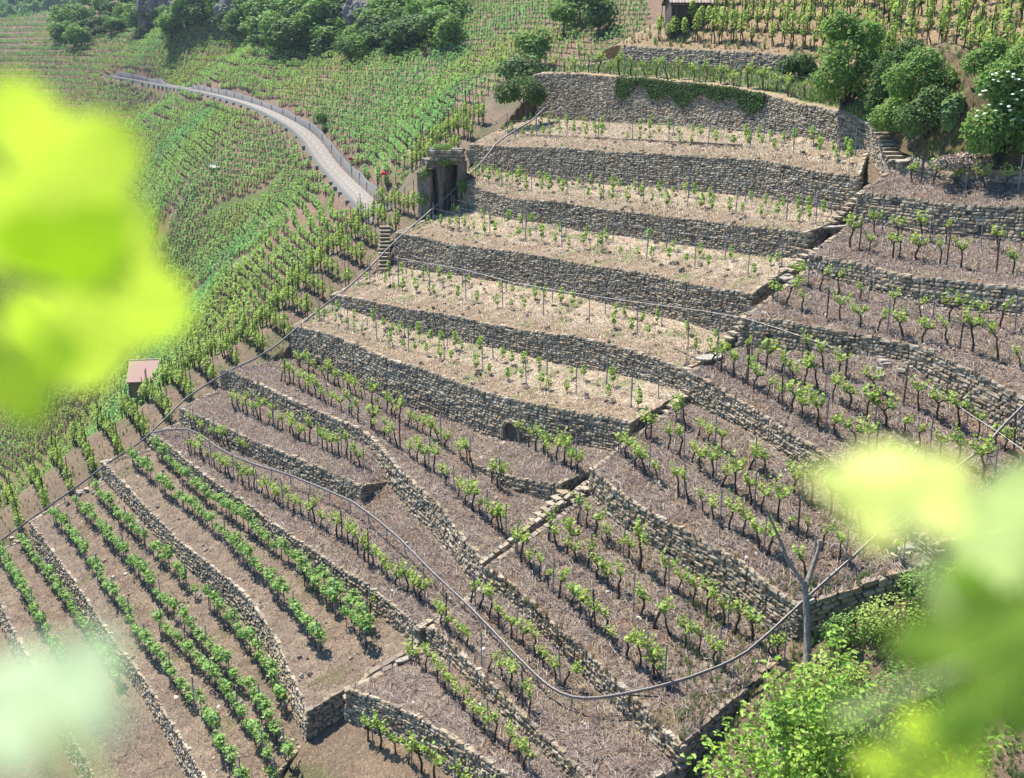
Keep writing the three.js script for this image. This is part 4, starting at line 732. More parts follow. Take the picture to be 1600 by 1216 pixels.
bush('fern_clump', 'bright yellow-green clump of reeds between rock and elder bush', 'plant', 1482, 205, [[0, 1.0, 0, 0.5, 0.9], [0.3, 1.3, 0, 0.4, 0.8]], 900, 0.3, L.pale);
bush('bush', 'shaggy bush with hanging stems on the left of the mossy rock', 'bush', 1372, 178, [[0, 1.4, 0, 0.9, 1.1], [-0.3, 0.5, 0.5, 0.7, 0.9]], 1700, 0.14, L.dark);
bush('twig_heap', 'heap of dry grey twigs and weeds behind the kerb path', 'brushwood', 1515, 265, [[0, 0.5, 0, 1.2, 0.5], [-1.1, 0.4, 0, 0.9, 0.4], [1.2, 0.5, 0, 0.8, 0.5]], 1500, 0.16, leafMat([0.30, 0.25, 0.20], 0.1));
bush('bush', 'dark glossy bush at the far corner of the ivy wall', 'bush', 822, 150, [[0, 1.2, 0, 1.6, 1.2], [-1.6, 0.8, 0, 1.2, 1.0], [1.2, 0.6, -0.5, 1, 1]], 2200, 0.2, L.dark, { at: at(818, 158, 108) });
{ // ivy curtain on the tall wall
  const w = walls.W1, r = rng(515), a = nearestIndex(w.T, onHill(966, 121)), b = nearestIndex(w.T, onHill(1200, 150)), lf = new Leaves(r), o = w.T[a].clone(), g = thing('ivy', 'dark ivy hanging in a curtain over the top of the tall pale wall', 'ivy', o), stems = [];
  for (let i = 0; i < 7000; i++) {
    const t = r(), k = lerp(a, b, t), j = Math.floor(k), p = w.T[j].clone().lerp(w.T[Math.min(w.T.length - 1, j + 1)], k - j), deep = (2.2 - 0.9 * t) * (0.55 + 0.45 * Math.sin(t * 21 + 1) * Math.sin(t * 9)) + 0.35, v = Math.pow(r(), 0.8) * deep;
    p.addScaledVector(w.out[j], BATTER * v + 0.06 + r() * 0.22 * (1 - v / 3)); p.y -= v - 0.15; p.sub(o); lf.add(p.x, p.y, p.z, 0.11 + r() * 0.07, w.out[j], 0.6 + r() * 0.7);
    if (i % 90 === 0) stems.push(tube([p.clone().add(V(0, 0.6, 0)), p.clone(), p.clone().add(V(0.05, -0.5, 0))], 0.012, 0.008, 4));
  }
  mesh('foliage', lf.geo(), L.dark, g); mesh('stems', mergeGeometries(stems), oldWood, g);
}
[[1400, 205, 'moss-green low bush above the stone steps', 1.0, L.bush], [1450, 212, 'broad low bush at the foot of the rocky bank', 1.25, L.dark], [1590, 160, 'tall bush at the picture edge behind the elder shrub', 1.4, L.bush], [1545, 118, 'low bush on the dry slope above the elder shrub', 0.9, L.bush], [1412, 128, 'leafy bush between the big bush and the mossy rock', 1.15, L.dark]].forEach(([x, y, label, s, mat], i) => bush('bank_bush', label, 'bush', x, y, [[0, 1.0 * s, 0, 1.2 * s, 0.9 * s], [1.0 * s, 0.7 * s, 0.2, 0.9 * s, 0.8 * s], [-0.9 * s, 0.8 * s, 0.1, 0.9 * s, 0.8 * s], [0.2, 1.7 * s, -0.2, 0.8 * s, 0.6 * s]], 2200, 0.16, mat, { seed: 400 + i }));
[[1335, 1000, 'low green shrub on the brown slope behind the dead tree', 1.0, L.bush], [1400, 985, 'spreading shrub on the brown slope by the gully blocks', 1.2, L.vine], [1465, 935, 'shrub on the brown slope under the blurred leaves', 1.2, L.bush], [1300, 1075, 'shrub on the brown slope below the dead tree', 1.1, L.vine], [1230, 1130, 'small shrub on the slope beside the last return wall', 0.8, L.bush], [1550, 930, 'bright shrub at the edge under the blurred leaves', 1.4, L.vine], [1420, 1100, 'broad shrub low on the brown slope', 1.3, L.bush]].forEach(([x, y, label, s, mat], i) => bush('slope_shrub', label, 'bush', x, y, [[0, 0.6 * s, 0, 0.9 * s, 0.6 * s], [0.8 * s, 0.4 * s, 0.2, 0.6 * s, 0.5 * s], [-0.7 * s, 0.5 * s, 0.1, 0.7 * s, 0.5 * s]], 1100, 0.1, mat, { seed: 470 + i }));
// dead forked tree in front of the wall of big blocks
{
  const base = ground.pix(1262, 1020), d = toPix(base)[2] - 0.6, P = (x, y, k = 0) => at(x, y, d + k).sub(base), g = thing('dead_tree', 'bare grey forked dead tree in front of the wall of big blocks', 'dead tree', base), wood = new THREE.MeshStandardMaterial({ color: rgb(0.42, 0.38, 0.33), map: grain, bumpMap: grainBump, bumpScale: 0.04, roughness: 0.95 });
  mesh('trunk', tube([P(1262, 1040), P(1261, 1000), P(1261, 970), P(1259, 930), P(1256, 908)], 0.15, 0.115, 9, 0.45, 1), wood, g);
  mesh('limb', tube([P(1259, 918), P(1266, 898), P(1272, 878), P(1278, 862), P(1286, 846)], 0.115, 0.07, 9, 0.45, 2), wood, g); mesh('limb', tube([P(1257, 914), P(1246, 898), P(1230, 874), P(1222, 852), P(1210, 825), P(1199, 800)], 0.085, 0.04, 9, 0.45, 3), wood, g);
  for (const [x0, y0, x1, y1, x2, y2] of [[1230, 874, 1226, 862, 1228, 846], [1222, 852, 1212, 848, 1204, 838], [1199, 800, 1196, 788, 1198, 776], [1272, 878, 1284, 872, 1292, 874], [1246, 898, 1240, 900, 1230, 896], [1266, 898, 1268, 884, 1264, 872]]) mesh('twig', tube([P(x0, y0), P(x1, y1), P(x2, y2, 0.2)], 0.03, 0.012, 5, 0.3, x0), wood, g);
  mesh('stub', tube([P(1286, 848), P(1292, 850)], 0.06, 0.04, 7), wood, g); mesh('stub', tube([P(1278, 862), P(1281, 845)], 0.07, 0.05, 7), wood, g);
}
// loose blocks and rubble
const loose = rng(808);
function boulder(label, px, py, s, n, group) { const xs = Array.from({ length: n }, () => loose() - 0.5).sort((a, b) => a - b); for (let i = 0; i < n; i++) { const p = ground.pix(px + xs[i] * s * 12, py + (loose() - 0.5) * s * 5), g = thing('loose_stone', `${ordinal(i)} from the left, ${label}`, 'stone', p.clone().add(V(0, 0.05, 0)), group), m = mesh('block', stoneGeos[i % 6], i % 2 ? slabMat : stoneMats[2], g), c = mesh('chip', stoneGeos[(i + 1) % 6], stoneMats[i % 6], g); g.rotation.set(0, loose() * 6, (loose() - 0.5) * 0.4); m.scale.set(0.3 + loose() * 0.35, 0.16 + loose() * 0.12, 0.25 + loose() * 0.2); c.scale.set(0.12, 0.08, 0.1); c.position.set(0.26, -0.03, 0.1); } }
boulder('pale rubble stone tipped among the vines under the shaded wall', 1392, 580, 6, 9, 'rubble under the shaded wall');
boulder('pale stone set along the edge beyond the outermost hedged rows', 130, 770, 1.8, 3, 'stones along the edge by the monorail, middle');
boulder('pale stone on the edge beside the corner terrace', 18, 846, 1.8, 3, 'stones along the edge by the monorail, corner');
boulder('white stone lying by the foot of the narrow dark wall', 443, 1103, 0.8, 2, 'white stones at the dark wall');
boulder('pale block lining the gully under the blurred yellow leaf', 1425, 868, 4, 6, 'blocks lining the gully');
// ------------------------------------------------------------------ stuff nobody could count: pruned twigs, straw clods, grass
function scatter(name, geom, mat, ids, n, seed, place1, rel = [0.03, 0.97]) {
  const r = rng(seed), im = new THREE.InstancedMesh(geom, mat, n), m = new THREE.Matrix4(), q = new THREE.Quaternion(), list = ids.map((id) => benches.find((b) => b.id === id)), area = list.map((b) => b.upper.length * along(b.upper, 0.5).distanceTo(along(b.lower, 0.5))), sum = area.reduce((a, b) => a + b, 0);
  let k = 0;
  list.forEach((b, bi) => { const c = bi === list.length - 1 ? n - k : Math.round(n * area[bi] / sum); for (let i = 0; i < c && k < n; i++, k++) { const t = lerp(0.005, 0.995, r()), v = lerp(rel[0], rel[1], r()), p = along(b.upper, t).lerp(along(b.lower, t), v); const lump = 0.10 * fbm(p.x * 0.55, p.z * 0.55, 1, 2), ed = Math.min(1, 4 * v * (1 - v) * 1.4); p.y += lump * ed + 0.02; const c2 = place1(r, p, m, q, v, t); m.compose(c2.p, c2.q, c2.s); im.setMatrixAt(k, m); if (c2.c) im.setColorAt(k, c2.c); } });
  im.name = numbered(name); im.userData.kind = 'stuff'; im.castShadow = im.receiveShadow = true; scene.add(im); return im;
}
const twigGeo = (() => { const g = new THREE.CylinderGeometry(0.5, 0.35, 1, 4, 2); const p = g.attributes.position; for (let i = 0; i < p.count; i++) if (Math.abs(p.getY(i)) < 0.1) p.setX(i, p.getX(i) + 5); g.rotateZ(Math.PI / 2); return g; })();
const twigMat = new THREE.MeshStandardMaterial({ color: 0xffffff, roughness: 0.95 });
const E3 = new THREE.Euler();
const layTwig = (tones, len, rad) => (r, p, m, q) => { const L1 = len[0] + r() * len[1], w = rad[0] + r() * rad[1]; E3.set((r() - 0.5) * 0.4, r() * 6.28, (r() - 0.5) * 0.5); const c = tones[Math.floor(r() * tones.length)], k = 0.8 + r() * 0.4; return { p: p.clone().add(V(0, 0.02 + r() * 0.05, 0)), q: q.setFromEuler(E3), s: V(L1, w, w), c: rgb(c[0] * k, c[1] * k, c[2] * k) }; };
const TW = [[0.26, 0.20, 0.17], [0.34, 0.28, 0.23], [0.17, 0.12, 0.10], [0.42, 0.35, 0.29], [0.24, 0.18, 0.17]];
scatter('pruned_twigs', twigGeo, twigMat, ['W6W7', 'W6R6', 'R6W7', 'W7W8', 'W8W9', 'W7W9', 'R0R1', 'R1R2', 'R2R3', 'R3R4', 'R4R5', 'R5R7', 'R7R9', 'R9R10'], 46000, 5, layTwig(TW, [0.18, 0.55], [0.012, 0.022]));
scatter('dry_straw', twigGeo, twigMat, ['W1W2', 'W2W3', 'W3W4', 'W4W5', 'W5W6'], 24000, 6, layTwig([[0.55, 0.46, 0.34], [0.62, 0.53, 0.41], [0.44, 0.34, 0.24], [0.34, 0.25, 0.17]], [0.15, 0.4], [0.012, 0.02]));
scatter('dry_litter', twigGeo, twigMat, ['W9W10', 'W10W11', 'W11W12'], 9000, 7, layTwig([[0.36, 0.29, 0.22], [0.28, 0.2, 0.15], [0.2, 0.14, 0.11]], [0.1, 0.3], [0.012, 0.018]));
scatter('soil_clods', rockGeo(4.2, 1, 0.5), new THREE.MeshStandardMaterial({ color: 0xffffff, roughness: 1 }), ['W6W7', 'R6W7', 'W7W9', 'W8W9', 'W9W10', 'W10W11', 'R1R2', 'R2R3', 'R3R4', 'R4R5', 'R5R7', 'R7R9', 'R9R10'], 2200, 9, (r, p, m, q) => { const s = 0.03 + r() * r() * r() * 0.2, k = 0.6 + r() * 0.9, c = r() < 0.3 ? [0.42, 0.37, 0.3] : [0.2, 0.155, 0.12]; E3.set(r() * 3, r() * 3, r() * 3); return { p, q: q.setFromEuler(E3), s: V(s * 1.3, s * 0.7, s), c: rgb(c[0] * k, c[1] * k, c[2] * k) }; });
scatter('soil_clods', rockGeo(2.2, 1, 0.5), new THREE.MeshStandardMaterial({ color: 0xffffff, roughness: 1 }), ['W1W2', 'W2W3', 'W3W4', 'W4W5', 'W5W6'], 900, 8, (r, p, m, q) => { const s = 0.05 + r() * r() * 0.22, k = 0.5 + r() * 0.9; E3.set(r() * 3, r() * 3, r() * 3); return { p, q: q.setFromEuler(E3), s: V(s * 1.3, s * 0.7, s), c: rgb(0.20 * k, 0.155 * k, 0.115 * k) }; });
const tuftGeo = (() => { const r = rng(12), pos = [], idx = []; for (let i = 0; i < 16; i++) { const a = r() * 6.28, x = Math.cos(a) * 0.12 * r(), z = Math.sin(a) * 0.12 * r(), h = 0.5 + r() * 0.5, lx = Math.cos(a) * 0.3 * r(), lz = Math.sin(a) * 0.3 * r(), w = 0.03, k = pos.length / 3; pos.push(x - w, 0, z, x + w, 0, z, x + lx * 0.5 + w * 0.7, h * 0.6, z + lz * 0.5, x + lx * 0.5 - w * 0.7, h * 0.6, z + lz * 0.5, x + lx, h, z + lz); idx.push(k, k + 1, k + 2, k, k + 2, k + 3, k + 3, k + 2, k + 4); } return geo(pos, idx); })();
const grassMat = new THREE.MeshPhysicalMaterial({ color: 0xffffff, roughness: 0.9, transmission: 0.35, thickness: 0, side: THREE.DoubleSide });
const tuft = (lo, hi, tones) => (r, p, m, q) => { const s = lo + r() * (hi - lo), c = tones[Math.floor(r() * tones.length)], k = 0.8 + r() * 0.4; E3.set(0, r() * 6.28, 0); return { p, q: q.setFromEuler(E3), s: V(s, s * (0.7 + r() * 0.6), s), c: rgb(c[0] * k, c[1] * k, c[2] * k) }; };
const GR = [[0.14, 0.25, 0.05], [0.20, 0.30, 0.07], [0.28, 0.30, 0.10]], DRY = [[0.42, 0.35, 0.18], [0.34, 0.28, 0.14], [0.24, 0.26, 0.09]];
scatter('grass', tuftGeo, grassMat, ['W0W1'], 3600, 31, tuft(0.12, 0.4, [...GR, GR[0], DRY[2]]), [0.02, 0.8]);
{ const pick = scatter('grass', tuftGeo, grassMat, ['W1W2', 'W2W3', 'W3W4', 'W4W5', 'W5W6'], 1500, 32, (r, p, m, q) => { const g = fbm(p.x * 0.5 + 40, p.z * 0.5, 11, 2); const o = tuft(0.1, 0.3, GR)(r, p, m, q); if (g < 0.12) o.s.multiplyScalar(0.35); return o; }); }
scatter('weeds', tuftGeo, grassMat, ['W6W7', 'W7W9', 'R1R2', 'R2R3', 'R3R4', 'R4R5', 'R5R7', 'R7R9', 'W8W9'], 1300, 33, tuft(0.08, 0.26, GR));
{ // dry weeds growing out of the sunlit walls, and grass on the upper slope and bank
  const list = [], r = rng(99);
  for (const [key, n] of [['R5', 130], ['R7', 190], ['R4', 90], ['W7', 90], ['R9', 60], ['W6', 70], ['R3', 60], ['W4', 60], ['W3', 50]]) { const w = walls[key]; for (let i = 0; i < n; i++) { const j = Math.floor(r() * (w.T.length - 1)), v = Math.pow(r(), 1.5) * w.D[j], p = w.T[j].clone().lerp(w.T[j + 1], r()).addScaledVector(w.out[j], BATTER * v + 0.03); p.y -= v; list.push([p, 0.15 + r() * 0.35, r() < 0.7 ? [0.22, 0.15, 0.10] : DRY[Math.floor(r() * 3)]]); } }
  for (let i = 0; i < 2600; i++) { const k = Math.floor(r() * (upperFoot.length - 1)), e = 0.2 + Math.pow(r(), 1.3) * 22, p = upperAt(k, e), bank = sstep(-58, -49, su_(p)[0]); list.push([p, 0.2 + r() * 0.5, r() < 0.3 + 0.35 * bank ? GR[Math.floor(r() * 3)] : DRY[Math.floor(r() * 3)]]); }
  for (let i = 0; i < 2600; i++) { const a = Math.floor(r() * 300), q = ground.pix(1060 + r() * 540, 900 + r() * 320); list.push([q, 0.12 + r() * 0.35, r() < 0.75 ? GR[a % 3] : DRY[a % 3]]); }
  for (let i = 0; i < 1500; i++) { const u = -2 + r() * 60, s = lin(LEFT, u) - r() * 9, p = fromSU(s, u, 0); p.y = baseY(s, u); list.push([p, 0.1 + r() * 0.3, r() < 0.5 ? GR[Math.floor(r() * 3)] : DRY[Math.floor(r() * 3)]]); }
  const im = new THREE.InstancedMesh(tuftGeo, grassMat, list.length), m = new THREE.Matrix4(), q = new THREE.Quaternion();
  list.forEach(([p, s, c], i) => { E3.set(0, r() * 6.28, 0); im.setMatrixAt(i, m.compose(p, q.setFromEuler(E3), V(s, s, s))); im.setColorAt(i, rgb(...c)); }); im.name = numbered('dry_weeds'); im.userData.kind = 'stuff'; scene.add(im);
}
// ------------------------------------------------------------------ the tiled hut at the top of the slope
function tiledHut(label, base, w, dpt, wallH, yaw, tile, cols, rows, tileMat, wallMat) {
  const g = thing('vineyard_hut', label, 'hut', base); g.rotation.y = yaw;
  const pitch = 0.5, half = dpt / 2 + 0.35, ridge = half * Math.tan(pitch), W = w + 0.5;
  const body = new THREE.Shape(); body.moveTo(-dpt / 2, -1.2); body.lineTo(dpt / 2, -1.2); body.lineTo(dpt / 2, wallH); body.lineTo(0, wallH + dpt / 2 * Math.tan(pitch) - 0.03); body.lineTo(-dpt / 2, wallH); body.closePath();
  const bg = new THREE.ExtrudeGeometry(body, { depth: w, bevelEnabled: false }); bg.translate(0, 0, -w / 2); bg.rotateY(-Math.PI / 2); mesh('wall', bg, wallMat, g);
  const door = mesh('door', new THREE.BoxGeometry(0.8, 1.8, 0.08), stakeMat, g); door.scale.y = (wallH - 0.15) / 1.8; door.position.set(-w * 0.2, wallH / 2 - 0.05, dpt / 2 + 0.03); const win = mesh('window', new THREE.BoxGeometry(0.6, 0.5, 0.08), new THREE.MeshStandardMaterial({ color: rgb(0.03, 0.035, 0.04), roughness: 0.2 }), g); win.position.set(w * 0.25, wallH * 0.62, dpt / 2 + 0.03);
  for (const sx of [-1, 1]) { const post = mesh('corner_post', new THREE.BoxGeometry(0.14, wallH + 1.2, 0.14), stakeMat, g); post.position.set(sx * (w / 2 - 0.03), (wallH - 1.2) / 2, dpt / 2 + 0.02); }
  const slopeLen = half / Math.cos(pitch);
  for (const side of [1, -1]) {
    const roof = new THREE.Group(); roof.name = 'roof'; g.add(roof); roof.position.set(0, wallH + (dpt / 2) * Math.tan(pitch) + 0.03, 0); roof.rotation.order = 'YXZ'; roof.rotation.y = side > 0 ? 0 : Math.PI; roof.rotation.x = pitch;
    mesh('roof_deck', new THREE.BoxGeometry(W, 0.06, slopeLen), stakeMat, roof).position.set(0, 0, slopeLen / 2);
    if (tile) { // each tile a curved piece
      const cw = W / cols, rl = slopeLen / rows, tg = new THREE.CylinderGeometry(cw * 0.52, cw * 0.52, rl * 1.2, 8, 1, true, -Math.PI * 0.42, Math.PI * 0.84); tg.rotateX(Math.PI / 2); tg.rotateZ(Math.PI); tg.scale(1, 0.6, 1);
      const tg2 = tg;
      for (let c = 0; c < cols; c++) for (let q = 0; q < rows; q++) { const t = mesh('roof_tile', tg2, tileMat[(c * 7 + q * 3) % tileMat.length], roof); t.position.set(-W / 2 + cw * (c + 0.5), 0.02 + cw * 0.1, rl * (q + 0.5)); t.rotation.x = 0.06; }
    } else {
      const n = cols, pos = [], idx = []; for (let i = 0; i <= n * 2; i++) for (let j = 0; j <= rows; j++) for (let e = 0; e < 2; e++) pos.push(-W / 2 + W * i / (n * 2), 0.06 + (i % 2 ? 0.05 : 0) + (e ? 0 : 0.03), slopeLen * Math.min(1, (j + e) / rows) * 1.01);
      const M2 = (rows + 1) * 2; for (let i = 0; i < n * 2; i++) for (let j = 0; j < M2 - 1; j++) { const a = i * M2 + j; idx.push(a, a + 1, a + M2, a + 1, a + M2 + 1, a + M2); } const pg = geo(pos, idx); mesh('tile_rows', pg, tileMat[0], roof);
      const rg = new THREE.CylinderGeometry(0.14, 0.14, W, 8); rg.rotateZ(Math.PI / 2); if (side > 0) mesh('ridge_tiles', rg, tileMat[1], roof).position.set(0, 0.08, 0);
    }
    const gut = new THREE.BoxGeometry(W + 0.04, 0.12, 0.06); mesh('fascia', gut, oldWood, roof).position.set(0, -0.06, slopeLen + 0.035);
  }
  return g;
}
const tm = (c) => new THREE.MeshStandardMaterial({ color: rgb(...c), map: grain, roughness: 0.85, side: THREE.DoubleSide });
{
  const b = ground.pix(1076, 38); const d = toPix(b)[2];
  tiledHut('wooden hut with a pale pantile roof at the top edge above the rubble wall', b, 75 * d / FPX - 0.5, 2.4, 1.9, 0.12, true, 15, 6, [tm([0.62, 0.50, 0.45]), tm([0.56, 0.43, 0.38]), tm([0.68, 0.57, 0.52]), tm([0.5, 0.36, 0.31])], stakeMat);
}

// ------------------------------------------------------------------ the far side of the valley: a hollow slope fitted through sighted points
const FAR = [[150, 650, 235], [40, 760, 225], [350, 400, 180], [450, 400, 172], [560, 320, 185], [500, 150, 245], [700, 150, 182], [700, 210, 168], [250, 140, 395], [400, 60, 365], [420, 25, 375], [50, 70, 470], [600, 60, 268], [800, 40, 222], [800, 110, 190], [120, 250, 330], [200, 400, 235], [60, 480, 280], [930, 30, 205], [230, 60, 430], [320, 200, 275], [90, 40, 500], [640, 270, 165], [600, 20, 290], [300, 12, 400], [500, 10, 325], [500, 480, 150], [350, 580, 150], [200, 720, 180], [0, 900, 170], [700, 10, 260]];
const fp = FAR.map(([x, y, d]) => at(x, y, d)).concat([V(-38, 0, -112), V(-80, -14, -120), V(10, 18, -150), V(40, 40, -160), V(70, 62, -170), V(-120, -22, -150), V(-230, -8, -260), V(-270, 30, -420), V(-160, 70, -520), V(-40, 85, -400), V(60, 95, -300)]);
const tps = (() => {       // thin plate spline
  const S = 100, K = (a, b) => { const r2 = ((a.x - b.x) ** 2 + (a.z - b.z) ** 2) / S / S; return r2 > 1e-12 ? 0.5 * r2 * Math.log(r2) : 0; }, n = fp.length, N = n + 3, A = [], B = [];
  for (let i = 0; i < n; i++) { A.push([...fp.map((q, j) => K(fp[i], q) + (i === j ? 0.01 : 0)), 1, fp[i].x / S, fp[i].z / S]); B.push(fp[i].y); }
  for (const f of [() => 1, (q) => q.x / S, (q) => q.z / S]) { A.push([...fp.map(f), 0, 0, 0]); B.push(0); }
  for (let i = 0; i < N; i++) { let p = i; for (let k = i + 1; k < N; k++) if (Math.abs(A[k][i]) > Math.abs(A[p][i])) p = k; [A[i], A[p]] = [A[p], A[i]];[B[i], B[p]] = [B[p], B[i]]; for (let k = i + 1; k < N; k++) { const f = A[k][i] / A[i][i]; if (f) { for (let j = i; j < N; j++) A[k][j] -= f * A[i][j]; B[k] -= f * B[i]; } } }
  const w = new Array(N); for (let i = N - 1; i >= 0; i--) { let s = B[i]; for (let j = i + 1; j < N; j++) s -= A[i][j] * w[j]; w[i] = s / A[i][i]; }
  return (x, z) => { const q = { x, z }; let s = w[n] + w[n + 1] * x / S + w[n + 2] * z / S; for (let i = 0; i < n; i++) s += w[i] * K(q, fp[i]); return s; };
})();
const FX0 = -340, FX1 = 75, FZ0 = -560, FZ1 = -96, FS = 1.15, FN = Math.round((FX1 - FX0) / FS), FM = Math.round((FZ1 - FZ0) / FS);
const rough = new Float32Array((FN + 1) * (FM + 1));
{ // the spline is smooth, so it is worked out on a coarse grid
  const C = 8, cn = Math.ceil(FN / C) + 1, cm = Math.ceil(FM / C) + 1, g = []; for (let i = 0; i <= cn; i++) { g.push([]); for (let j = 0; j <= cm; j++) g[i].push(tps(FX0 + i * C * FS, FZ0 + j * C * FS)); }
  for (let i = 0; i <= FN; i++) for (let j = 0; j <= FM; j++) { const a = Math.floor(i / C), b = Math.floor(j / C), f = i / C - a, h = j / C - b; rough[i * (FM + 1) + j] = lerp(lerp(g[a][b], g[a + 1][b], f), lerp(g[a][b + 1], g[a + 1][b + 1], f), h); }
}
const grid = (arr) => (x, z) => { const u = clamp((x - FX0) / FS, 0, FN - 0.001), v = clamp((z - FZ0) / FS, 0, FM - 0.001), i = Math.floor(u), j = Math.floor(v), f = u - i, h = v - j, M1 = FM + 1; return lerp(lerp(arr[i * M1 + j], arr[(i + 1) * M1 + j], f), lerp(arr[i * M1 + j + 1], arr[(i + 1) * M1 + j + 1], f), h); };
const smoothFar = grid(rough);
const farHit = (px, py, from = 110, f = smoothFar) => { const r = ray(px, py); let a = from; for (let k = from; k < 620; k += 1.2) { const p = at(px, py, k); if (p.y < f(p.x, p.z)) { let lo = a, hi = k; for (let q = 0; q < 14; q++) { const m = (lo + hi) / 2, s = at(px, py, m); if (s.y < f(s.x, s.z)) hi = m; else lo = m; } return at(px, py, hi); } a = k; } return null; };
// the road: down the slope towards us
const roadPix = [[172, 119], [200, 124], [240, 131], [300, 141], [345, 151], [400, 167], [440, 186], [470, 204], [489, 222], [501, 240], [516, 260], [536, 281], [560, 305], [585, 332], [606, 356]];
let roadPts = roadPix.map(([x, y]) => farHit(x, y)).filter(Boolean); roadPts = new THREE.CatmullRomCurve3(roadPts).getPoints(120); for (let r = 0; r < 12; r++) roadPts = roadPts.map((p, i) => (i && i < roadPts.length - 1 ? p.clone().multiplyScalar(2).add(roadPts[i - 1]).add(roadPts[i + 1]).multiplyScalar(0.25) : p));
roadPts = resample(roadPts, 2);
const nearRoad = (x, z) => { let b = 1e9, k = 0; for (let i = 0; i < roadPts.length; i++) { const q = roadPts[i], d = (q.x - x) ** 2 + (q.z - z) ** 2; if (d < b) { b = d; k = i; } } const a = roadPts[Math.max(0, k - 1)], c = roadPts[Math.min(roadPts.length - 1, k + 1)], tx = c.x - a.x, tz = c.z - a.z, L1 = Math.hypot(tx, tz); return { d: Math.abs((x - roadPts[k].x) * -tz + (z - roadPts[k].z) * tx) / L1 + Math.max(0, Math.sqrt(b) - 4), y: roadPts[k].y, far: Math.sqrt(b) }; };
const STEP = 2.3, farCol = [], farPos = [], farIdx = [], farUv = [], farY = new Float32Array((FN + 1) * (FM + 1));
const GREEN_STRIPS = [[[425, 395], [470, 355], [530, 318]], [[645, 275], [700, 225], [770, 165]], [[380, 410], [350, 425], [285, 475]], [[90, 600], [150, 575], [200, 560]], [[700, 232], [740, 205], [800, 140]], [[330, 330], [420, 300], [440, 265]]].map((l) => l.map(([x, y]) => farHit(x, y)).filter(Boolean));
const segDist = (x, z, l) => { let b = 1e9; for (let i = 0; i + 1 < l.length; i++) { const p = l[i], q = l[i + 1], dx = q.x - p.x, dz = q.z - p.z, t = clamp(((x - p.x) * dx + (z - p.z) * dz) / (dx * dx + dz * dz), 0, 1); b = Math.min(b, Math.hypot(x - p.x - dx * t, z - p.z - dz * t)); } return b; };
const stripAt = (x, z) => Math.min(...GREEN_STRIPS.map((l) => (l.length > 1 ? segDist(x, z, l) : 99)));
for (let i = 0; i <= FN; i++) for (let j = 0; j <= FM; j++) {
  const x = FX0 + i * FS, z = FZ0 + j * FS, k = i * (FM + 1) + j; let y = rough[k] + 0.9 * fbm(x * 0.03, z * 0.03, 2, 3);
  const ter = sstep(-225, -300, z) * sstep(-0.35, 0.25, fbm(x * 0.012, z * 0.012, 5, 2) + 0.25);      // the stepped part, higher and farther
  const q = y / STEP, fl = Math.floor(q), fr = q - fl, st = (fl + 0.25 * fr + 0.75 * sstep(0.72, 0.98, fr)) * STEP; y = lerp(y, st, ter);
  const riser = ter * sstep(0.66, 0.75, fr);
  let road = 0; if (x < 10 && z > -460) { const r = nearRoad(x, z); if (r.far < 12) { road = 1 - sstep(1.9, 2.6, r.d); y = lerp(r.y, y, sstep(1.9, 4.6, r.d)); y -= road * 0.35; } }
  farY[k] = y; farPos.push(x, y, z); farUv.push(x, z);
  const n1 = fbm(x * 0.05, z * 0.05, 3, 3), n2 = fbm(x * 0.35, z * 0.35, 8, 2), strip = z > -330 ? 1 - sstep(0.8, 2.2, stripAt(x, z) + n2 * 0.8) : 0, grassy = sstep(-0.1, 0.4, n1) * 0.6;
  let c = [0.98 + 0.2 * n1 + 0.22 * n2, 0.90 + 0.2 * n1 + 0.2 * n2, 0.82 + 0.18 * n1 + 0.18 * n2]; c = [lerp(c[0], 0.55, grassy), lerp(c[1], 0.78, grassy), lerp(c[2], 0.38, grassy)]; c = [lerp(c[0], 0.40, strip), lerp(c[1], 0.92, strip), lerp(c[2], 0.20, strip)]; c = c.map((v, e) => lerp(v, [0.50, 0.46, 0.44][e], riser)); farCol.push(...c);
}
for (let i = 0; i < FN; i++) for (let j = 0; j < FM; j++) { const a = i * (FM + 1) + j, b = a + 1, c = a + FM + 1, d = c + 1; farIdx.push(a, b, c, b, d, c); }
M.far = groundMat(soilMap, soilBump, 1 / 7, 0.08, [0.56, 0.53, 0.50]);
mesh('far_hillside', geo(farPos, farIdx, farUv, farCol), M.far, scene).userData.kind = 'structure';
const farAt = grid(farY);
// ------------------------------------------------------------------ road, its walls
const asphalt = new THREE.MeshStandardMaterial({ color: rgb(0.36, 0.325, 0.295), map: mapAt(grain, 0.25), roughness: 0.95 }), concrete = new THREE.MeshStandardMaterial({ color: rgb(0.37, 0.35, 0.33), map: grain, bumpMap: grainBump, bumpScale: 0.05, roughness: 0.95 });
const sideOf = (i) => { const a = roadPts[Math.max(0, i - 1)], b = roadPts[Math.min(roadPts.length - 1, i + 1)], n = V(-(b.z - a.z), 0, b.x - a.x).normalize(); const p = roadPts[i]; return smoothFar(p.x + n.x * 6, p.z + n.z * 6) > smoothFar(p.x - n.x * 6, p.z - n.z * 6) ? n : n.negate(); };
const upN = roadPts.map((p, i) => sideOf(i)); for (let r = 0; r < 6; r++) for (let i = 1; i < upN.length - 1; i++) { if (upN[i].dot(upN[i - 1]) < 0) upN[i].negate(); upN[i].multiplyScalar(2).add(upN[i - 1]).add(upN[i + 1]).normalize(); }
